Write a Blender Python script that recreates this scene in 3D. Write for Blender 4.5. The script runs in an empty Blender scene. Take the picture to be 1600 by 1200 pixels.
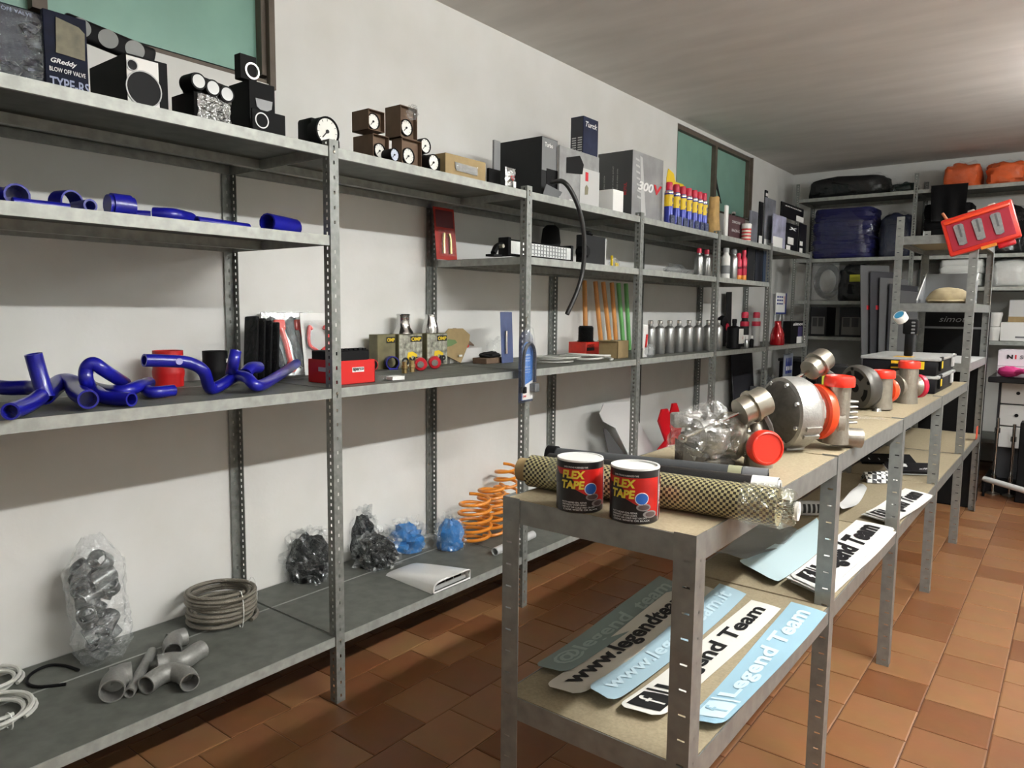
import bpy, bmesh, math, random
from mathutils import Vector, Matrix, noise
random.seed(7)
PI = math.pi
scn = bpy.context.scene
COL = scn.collection

# ------------------------------------------------------------------ camera
F_PX, YAW, PITCH, ROLL = 1139.03, 0.6613, 0.1011, 0.0108
CAM = Vector((2.6587, 0.0, 1.4331))
_cy, _sy, _cp, _sp = math.cos(YAW), math.sin(YAW), math.cos(PITCH), math.sin(PITCH)
FW = Vector((-_sy*_cp, _cy*_cp, -_sp)); _r = Vector((_cy, _sy, 0)); _u = _r.cross(FW)
RT = _r*math.cos(ROLL) + _u*math.sin(ROLL); UP = -_r*math.sin(ROLL) + _u*math.cos(ROLL)
cd = bpy.data.cameras.new('camera'); cd.sensor_width = 36; cd.lens = F_PX/1600*36; cd.clip_start = .02
cam = bpy.data.objects.new('camera', cd); COL.objects.link(cam)
cam.matrix_world = Matrix((( RT.x, UP.x, -FW.x, CAM.x), (RT.y, UP.y, -FW.y, CAM.y), (RT.z, UP.z, -FW.z, CAM.z), (0,0,0,1)))
scn.camera = cam
# ------------------------------------------------------------------ world, exposure
w = bpy.data.worlds.new('world'); scn.world = w; w.use_nodes = True
w.node_tree.nodes['Background'].inputs[0].default_value = (.8, .9, 1, 1)
w.node_tree.nodes['Background'].inputs[1].default_value = .02
vs = scn.view_settings; vs.view_transform = 'Standard'; vs.look = 'None'; vs.gamma = 1; vs.use_curve_mapping = False
vs.exposure = 2.05
TUBE_POWER = 60.0
REAR_POWER = 6.0
FAR_POWER = 44.0
LX, LZ = 3.35, 2.62

def at(px, py, x=None, y=None, z=None):
    """the point of the room seen at a pixel of the photograph, on a known plane"""
    d = FW + RT*((px-800)/F_PX) + UP*((600-py)/F_PX)
    if x is not None: t = (x-CAM.x)/d.x
    elif y is not None: t = (y-CAM.y)/d.y
    else: t = (z-CAM.z)/d.z
    return CAM + d*t
def mpp(p): return (Vector(p)-CAM).dot(FW)/F_PX        # metres per pixel at a point

# ------------------------------------------------------------------ materials
def lin(c):
    c = c/255.0
    return c/12.92 if c <= .04045 else ((c+.055)/1.055)**2.4
def rgb(h):
    if isinstance(h, str): h = tuple(int(h[i:i+2], 16) for i in (0, 2, 4))
    return (lin(h[0]), lin(h[1]), lin(h[2]), 1)
MATS = {}
def mat(name, col, rough=.5, metal=0.0, var=0.0, scale=20.0, bump=0.0, bscale=None, spec=.5, coat=0.0, col2=None, stretch=None, emit=0):
    if name in MATS: return MATS[name]
    m = bpy.data.materials.new(name); m.use_nodes = True; nt = m.node_tree; N = nt.nodes; L = nt.links
    b = N['Principled BSDF']; c = rgb(col)
    b.inputs['Base Color'].default_value = c; b.inputs['Roughness'].default_value = rough
    b.inputs['Metallic'].default_value = metal; b.inputs['Specular IOR Level'].default_value = spec
    b.inputs['Coat Weight'].default_value = coat
    if emit: b.inputs['Emission Color'].default_value = c; b.inputs['Emission Strength'].default_value = emit
    if var or bump or col2:
        tc = N.new('ShaderNodeTexCoord'); src = tc.outputs['Object']
        if stretch:
            mp = N.new('ShaderNodeMapping'); mp.inputs['Scale'].default_value = stretch
            L.new(src, mp.inputs['Vector']); src = mp.outputs['Vector']
        nz = N.new('ShaderNodeTexNoise'); nz.inputs['Scale'].default_value = scale; nz.inputs['Detail'].default_value = 5
        L.new(src, nz.inputs['Vector'])
        if var or col2:
            rp = N.new('ShaderNodeValToRGB'); rp.color_ramp.elements[0].position = .32; rp.color_ramp.elements[1].position = .68
            d = rgb(col2) if col2 else tuple(min(1, k*(1+var)) for k in c[:3])+(1,)
            a = c if col2 else tuple(k*(1-var) for k in c[:3])+(1,)
            rp.color_ramp.elements[0].color = a; rp.color_ramp.elements[1].color = d
            L.new(nz.outputs['Fac'], rp.inputs['Fac']); L.new(rp.outputs['Color'], b.inputs['Base Color'])
        if bump:
            n2 = nz
            if bscale:
                n2 = N.new('ShaderNodeTexNoise'); n2.inputs['Scale'].default_value = bscale; n2.inputs['Detail'].default_value = 3
                L.new(src, n2.inputs['Vector'])
            bp = N.new('ShaderNodeBump'); bp.inputs['Strength'].default_value = bump; bp.inputs['Distance'].default_value = .01
            L.new(n2.outputs['Fac'], bp.inputs['Height']); L.new(bp.outputs['Normal'], b.inputs['Normal'])
    MATS[name] = m
    return m
def film(name, col='e8eef0', body=.08, rough=.12, bscale=60, bump=.6, dif=.12):
    """thin crinkled plastic: mostly see-through, with glints"""
    if name in MATS: return MATS[name]
    m = bpy.data.materials.new(name); m.use_nodes = True; nt = m.node_tree; N = nt.nodes; L = nt.links
    b = N['Principled BSDF']; b.inputs['Base Color'].default_value = rgb(col); b.inputs['Roughness'].default_value = rough
    b.inputs['Specular IOR Level'].default_value = .9; b.inputs['Metallic'].default_value = 1-dif
    tr = N.new('ShaderNodeBsdfTransparent'); mx = N.new('ShaderNodeMixShader')
    tc = N.new('ShaderNodeTexCoord'); nz = N.new('ShaderNodeTexNoise'); nz.inputs['Scale'].default_value = bscale; nz.inputs['Detail'].default_value = 3
    bp = N.new('ShaderNodeBump'); bp.inputs['Strength'].default_value = bump; bp.inputs['Distance'].default_value = .02
    L.new(tc.outputs['Object'], nz.inputs['Vector']); L.new(nz.outputs['Fac'], bp.inputs['Height']); L.new(bp.outputs['Normal'], b.inputs['Normal'])
    mx.inputs['Fac'].default_value = body
    L.new(tr.outputs[0], mx.inputs[1]); L.new(b.outputs[0], mx.inputs[2]); L.new(mx.outputs[0], N['Material Output'].inputs['Surface'])
    MATS[name] = m
    return m

GALV = mat('galvanised_steel', '747773', .45, .35, scale=45, col2='8c8f8a', bump=.04)
GALV2 = mat('bench_galvanised', '838684', .38, .5, scale=26, col2='979a97', bump=.03)
SHELF = mat('shelf_steel', '8f928c', .5, .25, scale=30, col2='a5a8a2', bump=.03)
SHELFTOP = mat('dark_shelf_top', '53564f', .6, .1, scale=18, col2='64665f', bump=.03)  # top plates of the shelves, a darker grey than their lips
BOARD = mat('chipboard', '8f8369', .75, 0, scale=160, col2='a09378', bump=.05)
WALLM = mat('wall_plaster', 'd6d6d0', .9, 0, scale=3, col2='dededa', bump=.08, bscale=25)
CONC = mat('ceiling_concrete', 'c6c2bc', .85, 0, scale=2.0, col2='d2cec8', bump=.18, bscale=4, stretch=(.8, 3.2, 1))
GREEN = mat('green_glazing', '7fa898', .35, 0, var=.06, scale=6)
FRAME = mat('window_frame_paint', '5d5348', .6, 0, var=.15, scale=15)
BLUE = mat('blue_silicone', '15178f', .3, 0, var=.12, scale=12, coat=.25)
BLUE_IN = mat('blue_hose_lining', '3a3a78', .6)
RED = mat('red_plastic', 'd01818', .35, coat=.2)
REDCAP = mat('red_cap_plastic', 'e0301c', .35, coat=.2)
ORCAP = mat('orange_cap_plastic', 'ee4a20', .35, coat=.2)
BLACK = mat('black_plastic', '08080a', .6, spec=.2)
BLACKM = mat('black_matte', '0c0c0d', .75, var=.2, scale=30)
DGREY = mat('dark_grey_card', '242526', .55, spec=.2)
MGREY = mat('mid_grey_card', '77797a', .6)
LGREY = mat('light_grey_card', 'b9bab8', .6)
WHITE = mat('white_card', 'e2e2de', .6)
WPLAST = mat('white_plastic', 'dcdcd8', .3, coat=.2)
CREAM = mat('gauge_face', 'e4e4dc', .5)
KRAFT = mat('kraft_cardboard', '98835c', .8, var=.08, scale=30)
KRAFT2 = mat('brown_cardboard', '6d5846', .8, var=.1, scale=30)
ALU = mat('cast_aluminium', 'a9a8a4', .45, .75, var=.08, scale=70, bump=.15, bscale=180)
ALUS = mat('sandblasted_aluminium', '93938f', .55, .6, var=.06, scale=120, bump=.1)
CHROME = mat('polished_aluminium', 'cfcfcd', .16, 1.0)
STEEL = mat('plated_steel', 'a39e92', .28, .9, var=.06, scale=30)
IRON = mat('cast_iron', '5a5752', .6, .6, var=.15, scale=60, bump=.2)
NAVY = mat('navy_print', '0c1226', .7, spec=.2, var=.25, scale=25)
ORANGE = mat('orange_spring_paint', 'e08a28', .35, coat=.2)
YELLOW = mat('yellow_print', 'e0c020', .5)
GOLD = mat('gold_fitting', 'b09a6a', .3, .9)
PINK = mat('pink_rubber', 'c83a7c', .6)
INKW = mat('white_ink', 'e6e6e4', .6)
INKK = mat('black_ink', '070708', .6)
INKR = mat('red_ink', 'c8202c', .6)
INKB = mat('blue_ink', '20307c', .6)
FILM = film('clear_film')
FILMH = film('heavy_clear_film', body=.24, dif=.5)
FILMB = film('thin_box_window', body=.25, bscale=20)
RUBBER = mat('black_rubber', '0c0c0d', .5, bump=.3, scale=90)

# ------------------------------------------------------------------ mesh building
def rotm(ax, ang): return Matrix.Rotation(ang, 4, ax)
def trl(*p): return Matrix.Translation(Vector(p) if len(p) == 3 else Vector(p[0]))
def align(d):
    return Vector(d).to_track_quat('Z', 'Y').to_matrix().to_4x4()
class MB:
    def __init__(s): s.v = []; s.f = []; s.mi = []; s.cur = 0
    def add(s, vs, fs, M=None):
        o = len(s.v)
        for p in vs:
            p = Vector(p); s.v.append(tuple(M @ p) if M is not None else tuple(p))
        for f in fs: s.f.append(tuple(i+o for i in f)); s.mi.append(s.cur)
        return s
    def box(s, a, b, M=None):
        x0, y0, z0 = a; x1, y1, z1 = b
        return s.add([(x0,y0,z0),(x1,y0,z0),(x1,y1,z0),(x0,y1,z0),(x0,y0,z1),(x1,y0,z1),(x1,y1,z1),(x0,y1,z1)],
              [(0,3,2,1),(4,5,6,7),(0,1,5,4),(1,2,6,5),(2,3,7,6),(3,0,4,7)], M)
    def rbox(s, a, b, r=.004, seg=2, M=None):
        bm = bmesh.new(); bmesh.ops.create_cube(bm, size=1)
        c = [(p+q)/2 for p, q in zip(a, b)]; d = [abs(q-p) for p, q in zip(a, b)]
        for v in bm.verts: v.co = Vector((c[0]+v.co.x*d[0], c[1]+v.co.y*d[1], c[2]+v.co.z*d[2]))
        bmesh.ops.bevel(bm, geom=bm.edges[:], offset=min(r, min(d)*.45), segments=seg, affect='EDGES', profile=.5)
        bm.verts.index_update()
        s.add([v.co.copy() for v in bm.verts], [[v.index for v in f.verts] for f in bm.faces], M); bm.free(); return s
    def lathe(s, prof, n=24, M=None, closed=False, cap0=True):
        """profile of (r, z) turned about z"""
        vs = []; fs = []; k = len(prof); idx = []
        for r, z in prof:
            o = len(vs)
            if r < 1e-6 and not closed: vs.append((0, 0, z)); idx.append([o]*n)
            else:
                vs += [(r*math.cos(2*PI*i/n), r*math.sin(2*PI*i/n), z) for i in range(n)]; idx.append([o+i for i in range(n)])
        for j in range(k if closed else k-1):
            A = idx[j]; B = idx[(j+1) % k]
            for i in range(n):
                i2 = (i+1) % n; f = [A[i], A[i2], B[i2], B[i]]
                g = []
                for q in f:
                    if q not in g: g.append(q)
                if len(g) > 2: fs.append(tuple(g))
        if not closed and not (k == 2 and (prof[0][0] < 1e-6 or prof[1][0] < 1e-6)):
            if prof[0][0] > 1e-6 and cap0: fs.append(tuple(reversed(idx[0])))
            if prof[-1][0] > 1e-6: fs.append(tuple(idx[-1]))
        return s.add(vs, fs, M)
    def cyl(s, p0, p1, r0, r1=None, n=20, M=None):
        p0 = Vector(p0); p1 = Vector(p1); r1 = r0 if r1 is None else r1
        T = trl(p0) @ align(p1-p0)
        return s.lathe([(r0, 0), (r1, (p1-p0).length)], n, (M @ T) if M is not None else T)
    def pipe(s, p0, p1, ro, ri, n=24, M=None):
        p0 = Vector(p0); p1 = Vector(p1); h = (p1-p0).length; T = trl(p0) @ align(p1-p0)
        return s.lathe([(ri, 0), (ro, 0), (ro, h), (ri, h)], n, (M @ T) if M is not None else T, closed=True)
    def tube(s, path, r, n=10, closed=False, hollow=0, M=None, cap=True, rf=None):
        P = [Vector(p) for p in path]; m = len(P); vs = []; fs = []
        fr = []; up = None
        for i in range(m):
            a = P[(i-1) % m] if (closed or i > 0) else P[i]; b = P[(i+1) % m] if (closed or i < m-1) else P[i]
            t = (b-a).normalized()
            if up is None:
                up = Vector((0,0,1)) if abs(t.z) < .9 else Vector((1,0,0))
            up = (up - t*up.dot(t))
            if up.length < 1e-6: up = t.orthogonal()
            up.normalize(); fr.append((t, up.copy(), t.cross(up)))
        def ring(i, rr):
            for k in range(n):
                a = 2*PI*k/n; vs.append(P[i] + (fr[i][1]*math.cos(a) + fr[i][2]*math.sin(a))*rr)
        for i in range(m): ring(i, rf(i/(m-1)) if rf else r)
        for i in range(m if closed else m-1):
            j = (i+1) % m
            for k in range(n):
                k2 = (k+1) % n; fs.append((i*n+k, i*n+k2, j*n+k2, j*n+k))
        if not closed and cap and not hollow:
            fs.append(tuple(range(n-1, -1, -1))); fs.append(tuple((m-1)*n+k for k in range(n)))
        s.add(vs, fs, M)
        if hollow and not closed:
            for e, i, sg in ((0, 0, 1), (1, m-1, -1)):
                vs = []; fs = []
                rr = rf(e) if rf else r
                c = P[i]; dp = fr[i][0]*sg*min(rr*2.2, .06)
                for k in range(n):
                    a = 2*PI*k/n; d = fr[i][1]*math.cos(a) + fr[i][2]*math.sin(a)
                    vs += [c+d*rr, c+d*(rr-hollow), c+dp+d*(rr-hollow)]
                for k in range(n):
                    k2 = (k+1) % n
                    fs.append((k*3, k2*3, k2*3+1, k*3+1)); fs.append((k*3+1, k2*3+1, k2*3+2, k*3+2))
                fs.append(tuple(k*3+2 for k in range(n)))
                s.add(vs, fs, M)
        return s
    def prism(s, poly, z0, z1, M=None):
        k = len(poly)
        vs = [(p[0], p[1], z0) for p in poly] + [(p[0], p[1], z1) for p in poly]
        fs = [tuple(range(k-1, -1, -1)), tuple(range(k, 2*k))] + [(i, (i+1) % k, k+(i+1) % k, k+i) for i in range(k)]
        return s.add(vs, fs, M)
    def sheet(s, fn, nu, nv, th=0.0, M=None):
        """grid over (u,v) in 0..1; th gives it thickness along its normal"""
        g = [[Vector(fn(i/nu, j/nv)) for i in range(nu+1)] for j in range(nv+1)]
        W_ = nu+1
        def nrm(i, j):
            a = g[j][min(i+1, nu)]-g[j][max(i-1, 0)]; b = g[min(j+1, nv)][i]-g[max(j-1, 0)][i]
            c = a.cross(b); return c.normalized() if c.length > 1e-12 else Vector((0,0,1))
        vs = [g[j][i] for j in range(nv+1) for i in range(W_)]
        fs = [(j*W_+i, j*W_+i+1, (j+1)*W_+i+1, (j+1)*W_+i) for j in range(nv) for i in range(nu)]
        if th:
            o = len(vs); vs += [g[j][i]-nrm(i, j)*th for j in range(nv+1) for i in range(W_)]
            fs += [tuple(reversed([k+o for k in f])) for f in fs]
            ed = [(i, i+1) for i in range(nu)] + [(nv*W_+i+1, nv*W_+i) for i in range(nu)] + \
                 [((j+1)*W_, j*W_) for j in range(nv)] + [(j*W_+nu, (j+1)*W_+nu) for j in range(nv)]
            fs += [(a, a+o, b+o, b) for a, b in ed]
        return s.add(vs, fs, M)
    def blob(s, size, amp=.15, freq=3.0, seed=0, nu=28, nv=18, M=None, flat=.0, squ=1.0, ridge=False):
        """lumpy closed body sitting on z=0"""
        vs = []; fs = []
        for j in range(nv+1):
            th = PI*j/nv
            for i in range(nu):
                ph = 2*PI*i/nu
                d = Vector((math.sin(th)*math.cos(ph), math.sin(th)*math.sin(ph), math.cos(th)))
                if squ != 1: d = Vector([math.copysign(abs(c)**squ, c) for c in d])
                q = d*freq + Vector((seed*3.1, seed*1.7, seed))
                k = noise.noise(q) + .5*noise.noise(q*2.3)
                if ridge: k = .6-1.6*abs(k)
                p = d*(1+amp*k)
                z = max(p.z, -1+flat)
                vs.append((p.x*size[0]/2, p.y*size[1]/2, (z+1-flat)*size[2]/(2-flat)))
        for j in range(nv):
            for i in range(nu):
                i2 = (i+1) % nu; fs.append((j*nu+i, (j+1)*nu+i, (j+1)*nu+i2, j*nu+i2))
        return s.add(vs, fs, M)
    def text(s, body, w, h, fn=None, M=None, bold=0.0, shear=0.0, align_c=True):
        """flat lettering fitted to w x h; fn maps (x, y) to a point, else the xy plane"""
        t = text_geo(body, bold, shear)
        vs, fs, (x0, y0, x1, y1) = t
        sx = w/max(1e-6, x1-x0); sy = h/max(1e-6, y1-y0)
        out = []
        for a, b in vs:
            X = (a-x0)*sx - (w/2 if align_c else 0); Y = (b-y0)*sy - (h/2 if align_c else 0)
            out.append(fn(X, Y) if fn else (X, Y, 0))
        return s.add(out, fs, M)
    def build(s, name, m, parent=None, smooth=40, kind=None, label=None):
        me = bpy.data.meshes.new(name); me.from_pydata(s.v, [], s.f)
        ms = m if isinstance(m, (list, tuple)) else [m]
        for q in ms: me.materials.append(q)
        if len(ms) > 1: me.polygons.foreach_set('material_index', s.mi)
        me.validate(); me.update()
        if smooth:
            me.shade_smooth(); me.set_sharp_from_angle(angle=math.radians(smooth))
        o = bpy.data.objects.new(name, me); COL.objects.link(o)
        if parent is not None: o.parent = parent
        if kind: o['kind'] = kind
        if label: o['label'] = label
        return o
_tc = {}
def text_geo(body, bold=0.0, shear=0.0):
    k = (body, bold, shear)
    if k in _tc: return _tc[k]
    cu = bpy.data.curves.new('lettering', 'FONT'); cu.body = body; cu.offset = bold; cu.shear = shear; cu.resolution_u = 3
    ob = bpy.data.objects.new('lettering', cu); COL.objects.link(ob)
    bpy.context.view_layer.update()
    me = bpy.data.meshes.new_from_object(ob.evaluated_get(bpy.context.evaluated_depsgraph_get()))
    vs = [(v.co.x, v.co.y) for v in me.vertices]; fs = [tuple(p.vertices) for p in me.polygons]
    bpy.data.objects.remove(ob); bpy.data.curves.remove(cu); bpy.data.meshes.remove(me)
    bb = (min(v[0] for v in vs), min(v[1] for v in vs), max(v[0] for v in vs), max(v[1] for v in vs)) if vs else (0,0,1,1)
    _tc[k] = (vs, fs, bb); return _tc[k]

def tag(o, label, cat, group=None):
    o['label'] = label; o['category'] = cat
    if group: o['group'] = group
    return o
def thing(name, label, cat, loc=(0,0,0), rz=0.0, group=None, rot=None):
    o = bpy.data.objects.new(name, None); o.empty_display_size = .05; COL.objects.link(o)
    o.location = loc; o.rotation_euler = rot if rot else (0, 0, rz)
    return tag(o, label, cat, group)
def dup(root, loc, rz=None, label=None, group=None):
    r = root.copy(); COL.objects.link(r); r.location = loc
    if rz is not None: r.rotation_euler = (0, 0, rz)
    if label: r['label'] = label
    if group: r['group'] = group
    for ch in list(root.children):
        c = ch.copy(); COL.objects.link(c); c.parent = r
        for g in list(ch.children):
            d = g.copy(); COL.objects.link(d); d.parent = c
    return r
def struct(name, mb, m, parent=None, smooth=40):
    o = mb.build(name, m, parent, smooth); o['kind'] = 'structure'; return o
def smoothpath(pts, n=8, closed=False):
    """Catmull-Rom through the points"""
    P = [Vector(p) for p in pts]; m = len(P); out = []
    for i in range(m if closed else m-1):
        p0 = P[(i-1) % m] if closed or i > 0 else P[0]*2-P[1]
        p1 = P[i]; p2 = P[(i+1) % m]
        p3 = P[(i+2) % m] if closed or i+2 < m else P[-1]*2-P[-2]
        for k in range(n):
            t = k/n
            out.append(.5*((2*p1) + (p2-p0)*t + (2*p0-5*p1+4*p2-p3)*t*t + (3*p1-p0-3*p2+p3)*t*t*t))
    if not closed: out.append(P[-1])
    return out
def FY(x, z, y=0.0): return (x, y, z)     # lettering on a front face (local -y)
def lettering(parent, rows, m, name='lettering', y=-.003, bold=0.0, shear=0.0):
    """rows of (text, xc, zc, w, h) printed on the front face of a box"""
    mb = MB()
    for t, xc, zc, w, h in rows: mb.text(t, w, h, fn=lambda a, b, xc=xc, zc=zc: (xc+a, y, zc+b), bold=bold, shear=shear)
    return mb.build(name, m, parent, 0)

# ================================================================== the room
ZT, ZU, ZM, ZL, ZC = 1.977, 1.68, 1.153, .251, 2.967
XF = .618                                   # front of the wall shelving
RX, Y0, YB = 5.2, -3.0, 8.5
struct('wall_left', MB().box((-.2, Y0, 0), (0, .15, ZC)).box((-.2, .15, 0), (0, 1.81, 2.33)).box((-.2, .15, 2.93), (0, 1.81, ZC))
       .box((-.2, 1.81, 0), (0, 5.535, ZC)).box((-.2, 5.535, 0), (0, 7.2, 2.33)).box((-.2, 5.535, 2.935), (0, 7.2, ZC)).box((-.2, 7.2, 0), (0, YB, ZC)), WALLM, None, 0)
struct('wall_back', MB().box((-.2, YB, 0), (RX+.2, YB+.2, ZC)), WALLM, None, 0)
struct('wall_right', MB().box((RX, Y0, 0), (RX+.2, YB, ZC)), WALLM, None, 0)
struct('wall_front', MB().box((-.2, Y0-.2, 0), (RX+.2, Y0, ZC)), WALLM, None, 0)
struct('ceiling', MB().box((-.2, Y0-.2, ZC), (RX+.2, YB+.2, ZC+.2)), CONC, None, 0)
GROUT = mat('floor_grout', '5a3a28', .8, var=.15, scale=20)
floor = struct('floor', MB().box((-.2, Y0-.2, -.1), (RX+.2, YB+.2, -.004)), GROUT, None, 0)
def tile_mat(name, island):
    m = bpy.data.materials.new(name); m.use_nodes = True; N = m.node_tree.nodes; L = m.node_tree.links; b = N['Principled BSDF']
    src = N.new('ShaderNodeNewGeometry').outputs['Random Per Island'] if island else N.new('ShaderNodeObjectInfo').outputs['Random']
    rp = N.new('ShaderNodeValToRGB'); e = rp.color_ramp.elements
    e[0].color = rgb('80573a'); e[1].color = rgb('946b48'); k = e.new(.55); k.color = rgb('8b6140'); k = e.new(.12); k.color = rgb('774c2e')
    L.new(src, rp.inputs['Fac'])
    tc = N.new('ShaderNodeTexCoord'); nz = N.new('ShaderNodeTexNoise'); nz.inputs['Scale'].default_value = 7; nz.inputs['Detail'].default_value = 4
    L.new(tc.outputs['Object'], nz.inputs['Vector'])
    mx = N.new('ShaderNodeMixRGB'); mx.blend_type = 'MULTIPLY'; mx.inputs['Fac'].default_value = .35
    L.new(rp.outputs['Color'], mx.inputs['Color1']); L.new(nz.outputs['Color'], mx.inputs['Color2'])
    hs = N.new('ShaderNodeHueSaturation'); hs.inputs['Value'].default_value = 1.15; L.new(mx.outputs['Color'], hs.inputs['Color'])
    L.new(hs.outputs['Color'], b.inputs['Base Color']); b.inputs['Roughness'].default_value = .33
    bp = N.new('ShaderNodeBump'); bp.inputs['Strength'].default_value = .12; bp.inputs['Distance'].default_value = .01
    L.new(nz.outputs['Fac'], bp.inputs['Height']); L.new(bp.outputs['Normal'], b.inputs['Normal'])
    return m
TW, TL, TG = .222, .235, .0018
TILE = tile_mat('terracotta_tile', False); TILE2 = tile_mat('terracotta_tile_field', True)
tm = MB().box((TG, TG, -.008), (TW-TG, TL-TG, -.0015)); c_ = .004
tm = MB().add([(TG,TG,-.008),(TW-TG,TG,-.008),(TW-TG,TL-TG,-.008),(TG,TL-TG,-.008),(TG,TG,-.0015),(TW-TG,TG,-.0015),(TW-TG,TL-TG,-.0015),(TG,TL-TG,-.0015),
      (TG+c_,TG+c_,0),(TW-TG-c_,TG+c_,0),(TW-TG-c_,TL-TG-c_,0),(TG+c_,TL-TG-c_,0)],
      [(0,1,5,4),(1,2,6,5),(2,3,7,6),(3,0,4,7),(4,5,9,8),(5,6,10,9),(6,7,11,10),(7,4,8,11),(8,9,10,11)])
tile0 = tm.build('tile', TILE, floor, 0); tmesh = tile0.data; bpy.data.objects.remove(tile0)
cells = []; rest = MB()
x0 = 2.29 - 11*TW
for i in range(-1, 24):
    for j in range(-14, 37):
        x = x0+i*TW; y = 2.66+(j-10)*TL + (TL*.5 if i % 2 else 0)
        if x+TW > RX or x < -.1 or y+TL > YB: continue
        c = Vector((x+TW/2, y+TL/2, 0)); d = c-CAM; zc = d.dot(FW)
        if y > -3: cells.append((x, y, zc, zc > .3 and -60 < 800+F_PX*d.dot(RT)/zc < 1660 and 600-F_PX*d.dot(UP)/zc < 1290 and x > .35))
cells.sort(key=lambda c: (not c[3], c[2]))
for n, (x, y, zc, vis) in enumerate(cells):
    if vis and n < 298:
        o = bpy.data.objects.new('tile', tmesh); COL.objects.link(o); o.parent = floor
        o.location = (x, y, random.uniform(-.0006, .0004)); o.rotation_euler = (random.uniform(-.002, .002), random.uniform(-.002, .002), 0)
    else:
        rest.add([Vector(v.co)+Vector((x, y, 0)) for v in tmesh.vertices], [tuple(p.vertices) for p in tmesh.polygons])
rest.build('tile_field', TILE2, floor, 0, kind='stuff')

# ---- windows high in the left wall, glazed green
def window(name, ya, yb, za, zb, mull, opening=None):
    f = MB(); t = .035; d = (-.075, -.012)
    f.box((d[0], ya, za), (d[1], yb, za+.018)); f.box((d[0], ya, zb-t), (d[1], yb, zb))
    f.box((d[0], ya, za+t), (d[1], ya+t, zb-t)); f.box((d[0], yb-t, za+t), (d[1], yb, zb-t))
    f.box((d[0], mull-.022, za+t), (d[1], mull+.022, zb-t))
    o = struct(name, f, FRAME, None, 0)
    MB().box((-.058, ya+t, za+t), (-.050, mull-.022, zb-t)).build('pane', GREEN, o, 0)
    MB().box((-.058, mull+.022, za+t), (-.050, yb-t, zb-t)).build('pane', GREEN, o, 0)
    MB().box((-.012, yb-.014, za-.02), (.012, yb+.012, zb)).build('architrave', FRAME, o, 0)
    MB().box((-.2, ya, za), (-.19, yb, zb)).build('shutter_behind', BLACKM, o, 0)
    return o
window('window_1', .15, 1.81, 2.33, 2.93, .98)
w2 = window('window_2', 5.535, 7.2, 2.33, 2.935, 6.36)
# torn black flap on the right-hand pane
MB().prism([(0,-.12),(.03,-.12),(.055,.02),(.09,.07),(.20,-.05),(.215,-.045),(.10,.12),(.07,.20),(.02,.26),(0,.26)], 0, .004,
   trl(-.049, 6.38, 2.48) @ Matrix(((0,0,1,0),(1,0,0,0),(0,1,0,0),(0,0,0,1)))).build('torn_lining', BLACKM, w2, 0)

# ---- fluorescent battens under the ceiling (to the right of the picture)
def batten(ya, yb, x, z, power, label):
    t = thing('fluorescent_batten', label, 'lamp', (x, (ya+yb)/2, z)); L = (yb-ya)/2
    MB().rbox((-.022, -L-.03, .035), (.022, L+.03, .075), .006).build('housing', WPLAST, t)
    for s in (-1, 1):
        MB().cyl((0, s*(L-.12), .075), (0, s*(L-.12), ZC-z), .004, n=8).build('hanger_rod', STEEL, t)
        MB().box((-.04, s*L-.012 if s > 0 else -L-.012, -.02), (.04, s*L+.012, .04)).build('lamp_holder', WPLAST, t, 0)
    for s in (-1, 1):
        MB().cyl((s*.024, -L+.012, 0), (s*.024, L-.012, 0), .014, n=12).build('tube', mat('tube_glow_%s' % label[:4], 'f4f5f4', .5, emit=power), t)
batten(1.15, 3.35, LX, LZ, TUBE_POWER, 'long white twin tube fluorescent batten on the ceiling above the bench')
batten(-2.3, -.05, LX, LZ, REAR_POWER, 'rear twin tube fluorescent batten on the ceiling behind the camera')
batten(5.0, 6.5, LX, LZ, FAR_POWER, 'dim twin tube fluorescent batten on the ceiling towards the back wall')

# ================================================================== shelving
def flange(mb, o, du, nrm, wd, z0, z1, pitch, hw, hh, off=.5, th=.002):
    """perforated strip: origin o, width direction du, face normal nrm"""
    o = Vector(o); du = Vector(du); nrm = Vector(nrm)
    a, b = wd*off-hw/2, wd*off+hw/2
    for s in (0, th):
        z = z0
        P = lambda u, zz: o+du*u+Vector((0, 0, zz))-nrm*s
        mb.add([P(0,z0),P(a,z0),P(a,z1),P(0,z1)], [(0,1,2,3)]); mb.add([P(b,z0),P(wd,z0),P(wd,z1),P(b,z1)], [(0,1,2,3)])
        zz = z0+pitch/2; last = z0
        while zz+hh/2 < z1:
            mb.add([P(a,last),P(b,last),P(b,zz-hh/2),P(a,zz-hh/2)], [(0,1,2,3)]); last = zz+hh/2; zz += pitch
        mb.add([P(a,last),P(b,last),P(b,z1),P(a,z1)], [(0,1,2,3)])
    mb.add([o+du*wd+Vector((0,0,z0)), o+du*wd+Vector((0,0,z1)), o+du*wd+Vector((0,0,z1))-nrm*th, o+du*wd+Vector((0,0,z0))-nrm*th], [(0,1,2,3)])
    return mb
def upright_mesh(dx, dy, h, wd=.038, slots=((.025, .009, .011), (.05, .007, .012)), m=GALV):
    """angle post: corner at the origin, one flange along x (dx = +-1), one along y (dy = +-1)"""
    mb = MB()
    flange(mb, (0,0,0), (dx,0,0), (0,-dy,0), wd, 0, h, *slots[0]); flange(mb, (0,0,0), (0,dy,0), (-dx,0,0), wd, 0, h, *slots[1])
    mb.box((min(0, -dx*-.006)-.002, min(0, dy*.006)-.002, 0), (max(0, dx*.006)+.002, max(0, dy*.006)+.002, .012))
    o = mb.build('upright', m, None, 0); me = o.data; bpy.data.objects.remove(o); return me
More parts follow.
